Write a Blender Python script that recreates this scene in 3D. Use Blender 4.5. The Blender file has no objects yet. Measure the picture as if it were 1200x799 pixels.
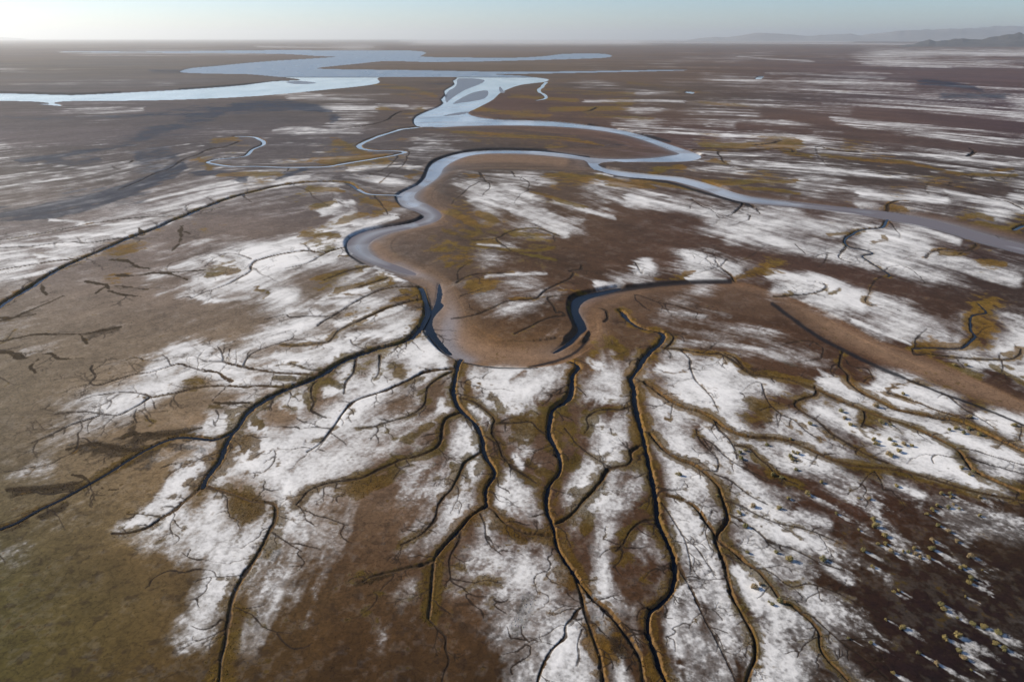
import bpy, bmesh, math, random
import numpy as np
from mathutils import Vector

random.seed(7)
rng = np.random.default_rng(7)
scene = bpy.context.scene
COL = scene.collection
F32 = np.float32

# ------------------------------------------------------------------ camera / survey of the ground
H = 120.0                      # flying height of the camera, metres
FPX = 799.0                    # focal length in units of the survey picture (1200 wide)
VH = 44.8
PITCH = math.atan((399.5 - VH) / FPX)
CP, SP = math.cos(PITCH), math.sin(PITCH)
ZW = 1.6                       # water lies this far below the plain
SUN_AZ = math.radians(-70)     # from +Y, clockwise
SUN_EL = math.radians(27)


def ground(u, v, z=0.0):
    """survey mark -> ground coordinates at height z"""
    u = np.asarray(u, float); v = np.asarray(v, float)
    b = (399.5 - v) / FPX
    t = (H - z) / (SP - b * CP)
    return t * (u - 600.0) / FPX, t * (CP + b * SP)


def chart(X, Y):
    fw = np.maximum(Y * CP + H * SP, 1.0)
    up = Y * SP - H * CP
    return 600.0 + FPX * X / fw, 399.5 - FPX * up / fw


# ------------------------------------------------------------------ noise
def _hash(ix, iy, seed):
    h = (ix.astype(np.uint32) * np.uint32(374761393)) ^ (iy.astype(np.uint32) * np.uint32(668265263)) ^ np.uint32((seed * 2246822519 + 974711) & 0xFFFFFFFF)
    h = (h ^ (h >> np.uint32(13))) * np.uint32(1274126177)
    h = (h ^ (h >> np.uint32(16))) * np.uint32(2246822519)
    h ^= h >> np.uint32(15)
    return (h >> np.uint32(8)).astype(F32) * F32(1.0 / 16777216.0)


def vnoise(x, y, seed):
    xf = np.floor(x); yf = np.floor(y)
    fx = (x - xf).astype(F32); fy = (y - yf).astype(F32)
    ix = xf.astype(np.int64).astype(np.uint32); iy = yf.astype(np.int64).astype(np.uint32)
    fx = fx * fx * (3 - 2 * fx); fy = fy * fy * (3 - 2 * fy)
    one = np.uint32(1)
    a = _hash(ix, iy, seed); b = _hash(ix + one, iy, seed)
    c = _hash(ix, iy + one, seed); d = _hash(ix + one, iy + one, seed)
    a += (b - a) * fx
    c += (d - c) * fx
    a += (c - a) * fy
    return a * 2 - 1


def sstep(a, b, x):
    t = np.clip((x - a) / (b - a), 0, 1)
    return t * t * (3 - 2 * t)


def lin(c):
    c = np.asarray(c, float) / 255.0
    return np.where(c <= 0.04045, c / 12.92, ((c + 0.055) / 1.055) ** 2.4)


# ------------------------------------------------------------------ vertex layout of the ground sheet
dv = [1.43, 1.7, 2.05, 2.4, 2.8, 3.2]
while VH + dv[-1] < 240: dv.append(dv[-1] + 0.5)
while VH + dv[-1] < 815: dv.append(dv[-1] + 0.8)
st = 1.0
while VH + dv[-1] < 1250: st *= 1.05; dv.append(dv[-1] + st)
VS = np.array(dv) + VH
us = list(np.arange(-6, 1207, 0.85)); st = 1.0; l = []; x = -6.0
while x > -420: st = min(st * 1.06, 8); x -= st; l.append(x)
US = np.array(l[::-1] + us + [1200 - q for q in l])
R, C = len(VS), len(US)
U2, V2 = np.meshgrid(US, VS)
X, Y = ground(U2, V2)
print("grid", R, C, R * C)
b_ = (399.5 - VS) / FPX
DEPTH = (H / (SP - b_ * CP))
PXM = (DEPTH / FPX)[:, None]                                   # metres per mark, across
PYM = np.abs(np.gradient(Y[:, C // 2], VS))[:, None]           # metres per mark, in depth
FOOT = np.sqrt(PXM * PYM).astype(F32)


def octave(lmb, seed, x=X, y=Y):
    w = np.clip(lmb / (2.5 * FOOT) , 0, 1)
    return vnoise(x / lmb, y / lmb, seed), w


def fbm(lmb, n, seed, gain=0.55, x=X, y=Y):
    out = np.zeros(X.shape, F32); amp = 1.0; tot = 0.0
    for k in range(n):
        v, w = octave(lmb, seed + k, x, y)
        out += amp * v * w; tot += amp; amp *= gain; lmb *= 0.47
    return out / tot * 1.6


# ------------------------------------------------------------------ traced survey data
CREEKS = []   # (points [(u,v)], width at start, width at end (marks), fringe 0..1, twigs 0..1, water)


def creek(pts, w0, w1, fr=0.6, tw=0.5, water=0, z=-0.5):
    p = [(pts[i], pts[i + 1]) for i in range(0, len(pts), 2)]
    CREEKS.append((p, w0, w1, fr, tw, water))


# the big creek on the left and its arms
creek([493,336,497,350,502,365,497,378,487,392,470,402,440,410,415,418,395,428,372,441,345,453,318,465,300,475,288,486,280,500,273,508,265,522,258,540,248,552,240,562,236,572], 10, 8, .8, .5, 1)
creek([236,572,218,586,205,597,190,606,172,618,150,624,132,625], 6, 3, .3, .3)
creek([238,570,258,574,275,580,295,587,318,590,323,598,322,612,315,625,308,640,295,660,282,680,273,700,270,725,266,750,260,775,257,799,252,840,244,900], 4.5, 6, .5, .4)
creek([272,507,262,512,250,515,238,514,215,512,195,516,178,524,160,534,140,546,120,558,95,572,70,586,45,598,20,612,0,620,-40,640,-90,660], 6, 6, .7, .4, 1)
creek([348,453,330,454,310,452,285,453,262,452,240,453,225,456,205,460,185,464,175,466,165,473,152,480,140,486,128,486,115,484,100,482,85,483,64,485], 5, 1.8, .35, .9)
creek([115,486,100,491,85,496,70,503,55,510,38,517], 3, 2, .0, 1)
creek([177,464,165,460,152,458,140,458,125,460,108,463,95,468], 3, 1.2, 0, .6)
creek([140,460,128,468,115,475,100,480], 1.6, 1.0, 0, .4)
creek([160,478,157,486,160,494], 1.6, 1, 0, .3)
creek([372,440,350,438,325,437,300,433,285,430,270,426,260,423,240,423], 4.5, 2.5, .15, 1)
creek([262,423,260,412,255,405], 2.5, 1, 0, 1)
creek([285,428,290,418,298,412,310,407,325,402,345,397,378,401], 2.5, 1, 0, .7)
creek([271,447,262,441,255,436,240,434,225,430,210,426,195,430,175,436,155,439,135,445,115,451,106,448,112,441,107,433,109,428], 4, 1.6, .1, 1)
creek([106,449,98,450,88,453], 1.4, .8, 0, .2)
creek([200,428,196,419,190,415], 1.4, .8, 0, .5)
creek([372,445,366,452,365,462,368,472,365,480,375,486,382,489], 2.6, 1.2, .7, .3)
creek([418,418,417,428,414,438,406,448,403,462], 3.5, 1.6, .6, .3)
creek([446,416,445,425,444,436,440,443], 3, 1.2, .5, .5)
creek([390,430,375,433,360,432,340,425], 3, 1.2, .5, .6)
creek([440,410,425,408,413,402,411,398], 1.6, 1, .2, .6)
# pale sinuous creek
creek([534,433,515,434,500,436,488,441,475,448,455,457,435,463,420,468,410,475,402,485,395,495,388,505,380,515,370,524,360,530], 5, 2.5, .05, .3)
creek([385,508,378,518,370,528], 2.5, 1, 0, .2)
# creek below the bend
creek([541,420,536,430,533,445,532,458,535,470,540,480,550,490,560,500,565,512,567,525,570,535,577,548,580,556,575,566,570,575,569,588,570,594,560,600,550,608,540,620,528,633,520,642,510,655,507,670,505,690,503,715,502,726], 8, 5, .9, .4, 1)
creek([508,658,495,663,480,666,465,670,450,673,435,677,425,683], 5, 2.5, .5, .6)
creek([502,726,512,736,522,747,522,760,526,775,520,790,515,815], 2.5, 1.5, .1, .5)
creek([540,484,530,488,522,493,519,505,518,515,512,525,500,532,485,537,470,540,455,547,440,554,425,561,405,564,390,566,375,570,362,576,355,584,348,592], 5, 2, 1, .6)
creek([531,436,520,441,510,447,502,455,500,465,498,475,488,484,475,490,455,495,440,500,420,503], 3.5, 1.5, .8, .4)
creek([565,531,555,536,545,542,540,552,537,560,530,575,520,585,513,597,510,610,498,625,485,633,470,640], 4.5, 2, .8, .4)
creek([540,468,555,472,570,482,580,492,578,500,578,510,585,520,590,535,600,548,615,558,628,567], 3.5, 2.5, 1, .4)
creek([570,594,580,600,588,610,600,618,612,624,625,627,647,629], 4.5, 5, .8, .6)
creek([540,622,538,635,530,648,527,658,528,672,530,682,545,690], 3, 1.2, .4, .4)
creek([563,603,568,615,570,630,575,640], 2, 1, .5, .3)
creek([582,496,605,496,622,495,630,503,642,511], 2, 1.5, 1, .2)
# creek in the middle
creek([667,423,677,430,672,440,670,452,668,465,660,472,648,480,645,490,644,505,648,520,653,532,656,545,653,558,645,568,641,580,641,592,643,605,648,620,652,638,660,655,668,668,678,684], 9, 7, .8, .3, 1)
creek([675,680,682,700,686,720,695,745,703,770,708,799,713,830,722,880], 5, 6, .5, .5)
creek([678,684,695,702,712,718,728,738,742,758,750,775,754,799,758,830,765,880], 6, 6, .6, .5)
creek([684,712,676,718,672,726,663,735,662,748,652,758,642,770,636,782,632,795,626,815,615,850], 3, 3.5, .1, .5)
creek([650,616,662,610,675,600,685,587,697,575,705,565,712,553,722,549,735,547,741,540,740,532,748,525,754,523], 4.5, 4.5, .9, .4)
creek([650,521,635,526,625,530], 1.6, 1, .3, .2)
creek([682,738,677,755,678,772], 1.6, 1.2, .1, .6)
# main creek right of the middle
creek([727,364,740,378,755,385,775,390,774,400,762,412,752,425,742,440,740,446,742,460,745,475,748,490,752,505,755,515,757,525,760,540,763,555,766,570,769,590,770,605,775,620,783,640,788,655,790,670,789,685,783,700,770,712,762,720,760,735,762,750,768,765,772,780,780,799,790,830,806,880], 8, 9, .9, .4, 1)
creek([776,390,785,390,790,396,786,403,780,408], 3.5, 2.5, .8, .2, 0)
creek([780,408,795,409,815,412,830,414,845,414,860,423,875,435,885,440], 2.8, 2, 1, .4)
creek([756,449,768,458,782,468,800,478,820,484,835,492,845,500,860,508,880,513,905,514,925,518,945,526,960,533,985,543,1010,548,1040,550,1065,555,1090,562,1115,570,1140,577,1180,585,1230,592], 5.5, 3, .95, .3)
creek([837,493,842,503,850,510,857,518,862,528,864,538], 3, 1.6, .6, .2)
creek([862,522,878,525,888,535,900,545,908,555,920,562,935,568], 3, 2, .7, .3)
creek([761,510,770,520,780,530,795,540,812,546,825,555,835,565,843,575,848,590,852,605,850,616,842,625,840,632,848,640,862,650,875,662,888,672,895,680,903,690,915,706,928,712,945,725,955,735,960,745,960,760,970,775,985,790,1005,815,1030,850], 5.5, 4.5, .9, .4)
creek([820,550,832,552,840,552,842,542,838,534,828,525,818,512,816,504], 2.2, 1.6, .3, .2)
creek([838,556,855,563,868,573,882,583,900,592], 2.5, 1.4, .5, .4)
creek([849,588,865,592,880,600,900,610,915,615,940,620,960,626,985,637], 3, 1.8, .6, .3)
creek([853,602,870,612,885,622,900,635,915,640,930,645,945,652,960,660,985,668], 3, 2, .7, .3)
creek([880,667,895,668,908,675,918,684,930,689,945,685,960,688,980,695,1000,705,1030,718], 2.4, 1.5, .4, .3)
creek([932,716,950,722,965,735,985,752,1010,770,1040,795], 2.2, 2, .3, .3)
creek([771,580,790,584,805,590,818,600,828,615,835,625,840,640,848,660,853,680,858,700,868,718,880,740,885,755,884,775,878,790,872,815,868,850], 5, 6, .7, .5)
creek([776,590,785,605,795,620,803,635,808,655,810,670], 2.6, 1.4, .3, .3)
creek([798,627,815,642,828,660,838,675], 1.5, 1, 0, .2)
creek([793,662,803,680,812,697,820,715,828,732,838,750,850,775,862,800], 3.5, 2, .5, .35)
creek([770,611,755,613,745,618,738,625,730,640,722,648], 3.5, 2, .9, .5)
creek([744,474,738,477,728,480,715,480,700,482,688,490,690,500,685,508], 2.6, 1.6, 1, .3)
creek([662,502,670,512,675,520,690,532,710,545,720,550], 2, 1.8, .5, .3)
# fan on the right
creek([798,410,808,420,810,432,815,445,825,455,835,468,842,483], 2.5, 1, .2, .5)
creek([850,415,862,420,875,433,890,440,920,444,945,452,960,458,985,470,1010,480,1040,492,1060,498,1085,508,1105,518,1122,528,1130,540,1140,552,1160,562,1185,572,1230,590], 3, 6, .95, .3)
creek([1121,525,1140,527,1165,535,1200,545,1240,556], 2.4, 1.5, .3, .3)
creek([1133,536,1160,545,1200,555,1240,565], 2, 1.4, .2, .3)
creek([1128,538,1110,535,1098,533,1092,537,1094,543], 1.8, 1.2, .1, .1)
creek([1013,480,1014,490,1010,500], 2.6, 1.5, 1, .2)
creek([988,413,985,420,985,430,994,440,996,448,1010,460,1030,470,1050,480,1075,485,1100,490,1125,494,1150,505,1175,518,1200,530,1240,550], 2.5, 8, .8, .3)
creek([1050,464,1075,472,1095,480,1120,488], 3.5, 4, .3, .3)
creek([1112,464,1130,478,1150,490,1165,500], 2.5, 1.5, .3, .2)
creek([955,452,957,462,940,467,932,474,945,485,960,495,975,508,995,520,1015,532,1040,543], 3, 3, .8, .4)
creek([893,450,900,470,915,485,930,492,945,505,960,515], 2, 1.5, .4, .6)
creek([1025,552,1032,562,1035,575], 2.6, 1.5, .3, .1)
creek([815,510,835,520,850,535,870,548,900,562], 1.8, 2.5, .4, .6)
# upper right
creek([1040,257,1035,266,1020,268,1008,270,998,275,990,281,992,287,1000,291,1012,293,1022,297,1010,300,1018,306,1030,314,1042,322,1040,325], 4.5, 1.8, .7, .9, 1)
creek([992,288,986,295,984,302,996,307], 3, 1.4, .1, .8)
creek([985,296,965,297,955,301], 2, 1, 0, .5)
creek([1125,273,1135,280,1146,286,1140,292,1125,294,1105,292,1090,296,1085,302], 4.5, 2, .7, .9)
creek([1028,249,1040,246,1041,239,1052,235,1065,235], 3, 1.6, .8, .8)
creek([1188,269,1200,264,1230,256], 5, 6, .9, .3, 1)
creek([1070,409,1085,408,1100,408,1120,409,1130,406,1140,398,1143,394,1138,388,1137,380,1140,370,1155,367,1150,360,1145,356], 4.5, 1.8, 1, .3, 1)
creek([1069,408,1073,414,1086,414,1110,417,1140,420,1180,421,1195,415,1197,408], 3, 1.6, .7, .2)
creek([861,330,858,324,850,318,842,312,838,305], 4, 1.4, .3, 1)
creek([842,312,832,307,826,302], 2, 1, 0, 1)
creek([844,313,850,306,853,303], 1.8, .9, 0, 1)
creek([908,347,930,346,950,344,962,341,968,336,965,332], 3, 1.6, .3, .7)
creek([884,244,878,238,873,237,868,243,860,250,852,254], 3.5, 1.5, .1, 1)
creek([815,176,850,177,880,177,900,175,925,174,930,178,920,178], 4, 3, .8, .1)
creek([885,170,905,168,915,165], 3.5, 1.5, .6, .2)
creek([968,174,990,178,1022,178], 3.5, 2, .6, .2)
creek([1135,183,1142,178,1137,174], 3, 2, .2, .3)
creek([1100,215,1130,222,1160,232,1180,236,1200,245], 1.8, 2.5, .1, .7)
creek([810,233,825,243,845,246], 2, 1.4, 0, 1)
creek([744,307,752,320,752,318], 1.6, 1, 0, 1)
creek([957,402,965,408,962,420], 1.5, 1, .1, .1)
# inside the meander
creek([535,331,548,324,560,321,580,320,600,319], 2.6, 1.4, .5, .4)
creek([530,371,556,369,575,362,592,354,605,352,620,351,630,349,640,340,655,332,668,326,672,320,668,317,680,315,682,311], 2.4, 2.4, .5, .3)
creek([603,392,620,384,640,374,655,371,663,370,658,366,652,366,648,358,642,350,650,347,670,345,690,343], 2.4, 1.6, .6, .2)
creek([555,281,575,280,587,277,595,272,610,268,630,267,645,272,655,276], 2.2, 1.6, .6, .3)
creek([703,361,710,365,712,373,708,378], 3.5, 2, .1, .1)
creek([745,344,760,350,775,355,790,357,805,362,825,368], 1.6, 1, .0, .6)
creek([540,347,555,342,565,338], 1.6, 1.2, .1, .2)
creek([562,202,566,207,570,213], 2, 1.2, .2, .6)
creek([600,201,604,207], 2, 1.2, .2, .6)
# long straight creek on the left
creek([-90,420,-40,388,0,358,20,345,45,330,70,315,95,303,120,292,150,279,175,270,200,259,225,249,245,241,270,232,295,225,320,219,345,215,370,213,400,213,413,216,420,222,428,226], 11, 5, .45, .35, 1)
creek([155,278,130,280,105,284,85,283,60,285,35,288,-10,290], 2.8, 2, .05, .5)
creek([98,302,70,305,45,309,20,313,-10,318], 4, 3, .3, .4)
creek([240,246,200,253,170,254,140,257,105,262,85,266,55,272,20,278,-10,282], 2, 2, .4, .4)
creek([420,222,430,227,445,228.5,468,229], 4, 5, .3, .1, 2)
creek([406,289,395,292,385,295,375,296,360,294,340,296,320,300,300,306,295,312,294,318,282,325,270,332,255,338,240,343,225,350], 4.5, 2, .15, .9)
creek([385,295,375,300,365,306,350,311,335,314], 3, 1.5, .2, .5)
creek([294,303,280,298,265,297,250,303,240,312], 1.8, 1, 0, 1)
creek([494,337,470,336,455,338,440,343,425,350,410,358,395,368,380,376,372,382], 3.5, 2, .3, .5)
creek([496,351,480,354,465,358,450,363,435,370,420,377,405,384,395,389,388,398,380,402,350,405,330,404], 4, 1.6, .8, .5)
creek([428,312,410,316,395,322,380,328], 3, 2, 1, .2)
creek([455,325,440,330,420,336], 2.6, 1.6, .9, .3)
creek([382,370,360,370,340,371,335,368,325,370,310,374], 2.2, 1.2, .1, .6)
# far meander on the left, carrying water
creek([490,149.5,470,152,450,158,430,165,422,170,425,174,440,176.5,465,177,475,178.5,468,181,440,186,410,191,385,195,360,196,330,196,300,195,270,195,250,192,243,190,255,187,275,185,290,182,297,175,308,170,307,165,298,161,285,160,275,160], 7, 4, .35, .1, 2)
creek([280,166,265,172,245,175,230,182,215,187,200,197,180,204,165,212,140,222], 2.5, 2, .1, .2)
creek([483,130,470,131,460,136,455,140,440,145,415,149,390,150], 3, 2, .3, .3)
creek([640,96.5,632,106,636,110,640,113,638,116,628,118], 5, 3, .7, .1, 2)
creek([700,126,690,130,680,131], 3, 1.5, .2, .3)
creek([130,195,150,191,156,188], 2, 2, 0, .2)
# dark weedy hollows on the left
for pp, w0, w1 in (([-30,402,0,400,20,396,45,392,75,392,100,391,115,388,130,386,140,383],4,2),([95,392,102,402],3,1.5),
        ([-30,410,0,412,15,413,25,420,35,419,50,416,60,415,67,420,78,421,98,420],8,2),([50,418,38,427,36,432,42,437],4,2),
        ([-20,378,0,376,15,373,30,366,40,362,50,358,62,353,75,347],3.5,1.2),([100,330,115,333,125,335,130,342,145,346,165,348],5,1.5),
        ([125,337,118,340,112,345],3.5,2),([135,335,155,337,172,339],3,1),([130,305,150,307,162,313,175,315],5,2),
        ([140,323,160,324,180,320,200,322,220,328],6,2),([185,320,210,319,238,317],4,2),([213,265,212,275,210,285,202,294],5,1.5),
        ([216,272,222,274],4,2),([48,334,50,340,55,346],4,2),([166,276,163,268],4,2),([0,372,20,371,40,368],3,1.2),
        ([10,574,45,573,75,570,95,564],7,3),([85,556,98,559,105,565],4,2),([82,526,105,520,120,521,145,527,165,527],8,4),
        ([148,510,160,508,180,510,205,508,235,502],9,3),([240,470,262,473,290,472],7,4),([115,568,125,573,138,573],5,2)):
    CREEKS.append(([(pp[i], pp[i+1]) for i in range(0, len(pp), 2)], w0, w1, -1.0, .45, 0))

WATER = [-400,110,-60,109,0,109.5,45,110.5,85,111.5,140,109,200,106,240,103.5,285,100,320,95.5,345,94.5,352,93.5,340,92,320,90,290,87.5,260,87,220,86,211,84,225,80,250,78,290,74,330,71,388,67.5,390,66.5,370,66,330,63.5,240,62.5,200,62.3,160,62,80,61.5,76,60.4,160,60.8,240,60,330,59,400,59.5,480,59.5,500,62.5,492,66.5,530,67.5,600,68,640,66,660,63.5,700,63,716,65,714,67.5,690,69,640,70.5,600,71.5,560,72.5,500,73,480,72.5,450,72,420,75,390,78,371,80.5,400,81.5,480,82.5,560,84,600,84.5,700,83.5,790,82,800,83.2,700,85.5,620,87,580,87.5,610,89,640,92.5,642,95,635,97,610,100,595,105,585,110,578,117,565,124,555,129,548,133,560,138,580,140,610,141,650,142.5,690,147,720,151,750,158,780,168,810,178,821,183,818,187,800,189.5,770,190,740,190,715,191,700,193,712,198,740,202,780,206,800,208,825,214,850,222,880,231,940,238,1000,244,1050,250,1100,260,1150,274,1200,288,1260,303,1400,338,1400,346,1260,311,1200,297,1150,284,1100,269,1050,259,1000,250,940,243,880,238,850,232,830,224,800,215,780,211,740,208,715,204,698,200,690,193,685,188,660,184.5,630,181.5,600,180,570,180,548,183,532,189,520,197,517,203,511,210,501,217,490,224,485,230,488,235,500,240,511,246,517,252,514,258,500,263,480,268,460,272,445,277,434,284,430,291,436,299,450,306,470,313,488,321,480,322,460,316,440,309,422,302,410,294,407,286,413,278,430,271,455,266,480,262,494,257,498,253,490,248,475,243,468,237,466,230,475,224,490,217,499,208,503,197,512,189,530,182,555,177.5,590,176,630,177.5,665,181,690,185,720,187,760,186,785,183,797,180.5,785,176,765,168,740,160,710,154,670,149.5,630,147.5,590,147,540,148,505,150,490,149,485,143,488,137,500,131,513,126,520,121,517,117,522,112,521,107,527,103,533,99,531,95,536,91.5,520,91,480,91,450,91,442,92.5,445,96,440,99,420,102,390,105,350,109,300,113.5,240,116.5,180,118.5,120,119,75,119.5,60,121.5,45,120,0,119,-60,119.5,-400,121]
WATER2 = [671,353,680,347,700,342.5,724,338,727,339.6,708,345,690,350.5,680,357.5,678,366,684,377,687,386,680,392,670,403,654,412.5,648,413.5,661,405,673,395,678,387,674,377,670,366]
WATER3 = [515,333,518,345,516,354,520,358,513,366,507,374,507,384,513,396,524,409,530,416,522,414,510,402,501,390,498,382,502,372,508,362,512,350,513,340]
PONDS = [[885,93,889,90,895,90,892,93],[803,109,806,107.5,814,108.5,811,110.5],[44,122.5,58,121.5,68,122,72,125,60,124]]
BARS = [[537,92,555,92,568,94,565,98,555,102,545,106,535,112,527,118,523,121,521,113,526,106,534,101,535,96],
        [530,122,540,115,555,108,570,106,573,110,568,116,555,119,540,121],[586,101,590,106,592,109,588,110,584,105],
        [518,136,535,132,550,131,545,134,530,136],[334,96,352,95,371,97,366,98.5,345,99]]
# mud flats: edge kind 1 = cut bank, 0 = gently rising point bar
MUD_A = [(690,183,1),(640,176,1),(590,174.5,1),(555,176,1),(530,180,1),(508,187,1),(500,195,1),(492,210,1),(478,222,1),(465,227,1),(463,233,1),(470,242,1),(485,247,1),(494,253,1),(485,258,1),(460,264,1),(435,268,1),(415,274,1),(405,283,1),(405,292,1),(410,300,1),(430,311,1),(455,320,1),(478,330,1),(493,337,1),(497,350,1),(499,366,1),(494,381,1),(496,389,1),(505,401,1),(517,413,1),(532,421,1),(550,426,1),(575,430,1),(605,431.5,1),(640,430,1),(665,424,1),(680,416,1),(696,404,0),(702,390,0),(690,396,0),(672,400,0),(655,393,0),(640,394,0),(610,394,0),(580,386,0),(560,371,0),(545,352,0),(535,336,0),(525,326,0),(510,316,0),(490,306,0),(472,296,0),(466,286,0),(475,276,0),(500,268,0),(525,262,0),(521,254,0),(526,246,0),(512,235,0),(516,220,0),(530,208,0),(545,202,0),(580,199,0),(620,200,0),(680,201,0),(698,202,0)]
MUD_B = [(671,354,1),(682,346,1),(700,341,1),(720,336,1),(760,332,1),(800,329,1),(850,328,1),(880,332,1),(910,343,1),(950,355,1),(1000,380,1),(1030,397,1),(1060,407,1),(1090,417,1),(1140,440,1),(1200,468,1),(1260,495,1),(1400,560,0),(1400,580,0),(1260,522,0),(1200,497,0),(1150,476,0),(1100,458,0),(1060,442,0),(1020,425,0),(990,410,0),(955,391,0),(930,373,0),(905,355,0),(885,347,0),(850,341,0),(800,342,0),(760,346,0),(735,354,0),(712,362,0),(705,378,0),(706,392,0),(690,408,0),(680,404,1),(689,386,1),(676,376,1)]
MUD_C = [(548,133.5,1),(600,142,1),(690,147.5,1),(750,158.5,1),(812,178,1),(822,184,1),(800,190.5,0),(740,191,0),(690,185,0),(620,176.5,0),(640,172,0),(720,172,0),(700,163,0),(640,156,0),(560,150,0),(505,151,0)]
MUD_D = [(700,193,0),(712,199,1),(780,206.5,0),(850,219,0),(880,225,0),(940,232,0),(1000,240,0),(1050,244,0),(1100,250,0),(1150,260,0),(1200,272,0),(1260,285,0),(1260,312,1),(1200,298.5,1),(1150,285.5,1),(1100,270.5,1),(1050,260,1),(1000,251.5,1),(940,244,1),(880,239,1),(830,226,1),(780,212,1),(715,205.5,1)]

# ground cover survey: '.' mud  f/s/w/W rising salt  v/V weed  D dark weed  n blue-black wet flats
TOP = [(46,"f"*24+"W"*26+"w"*10),(50,"f"*24+"W"*14+"s"*12+"f"*10),(56,"ffffffffffff"+"f....f.sww..."+"."*25+"ffffffffff"),
 (63,"...."+"ssssssssssss"+"f"*8+"."*16+"f.f.s.f.f."+"sWWWWWWWWW"),(68,"."*40+"s.sff.f.s."+"wwssf.fs.f"),
 (75,"."*32+"..f.f.sf..f...f...."+"wWWwWswWf"),(82,"ss.ff"+"."*29+"ff.s.ff.ff....f.wwf...ff.."),
 (88,"."*30+"......v.v..fsf.f.f"+"fssff......."),(94,"....f.f"+"."*17+"vv......vvf.v..f.fsws"+"fswwws.f...."),
 (101,".f.s..f..s"+"."*14+"vvv.....vfwsv.vf.f.f.sfwfwwwws.fs...nn.."),(108,"."*10+"......fsf...f..vvv......f.wwff.vv.....fvff.sswfsws.s.n.n.nf."),
 (116,"."*12+"......ffsf..vfv........vVv..V.v..vv..vffsfsfwsfwsfwsws......")]
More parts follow.
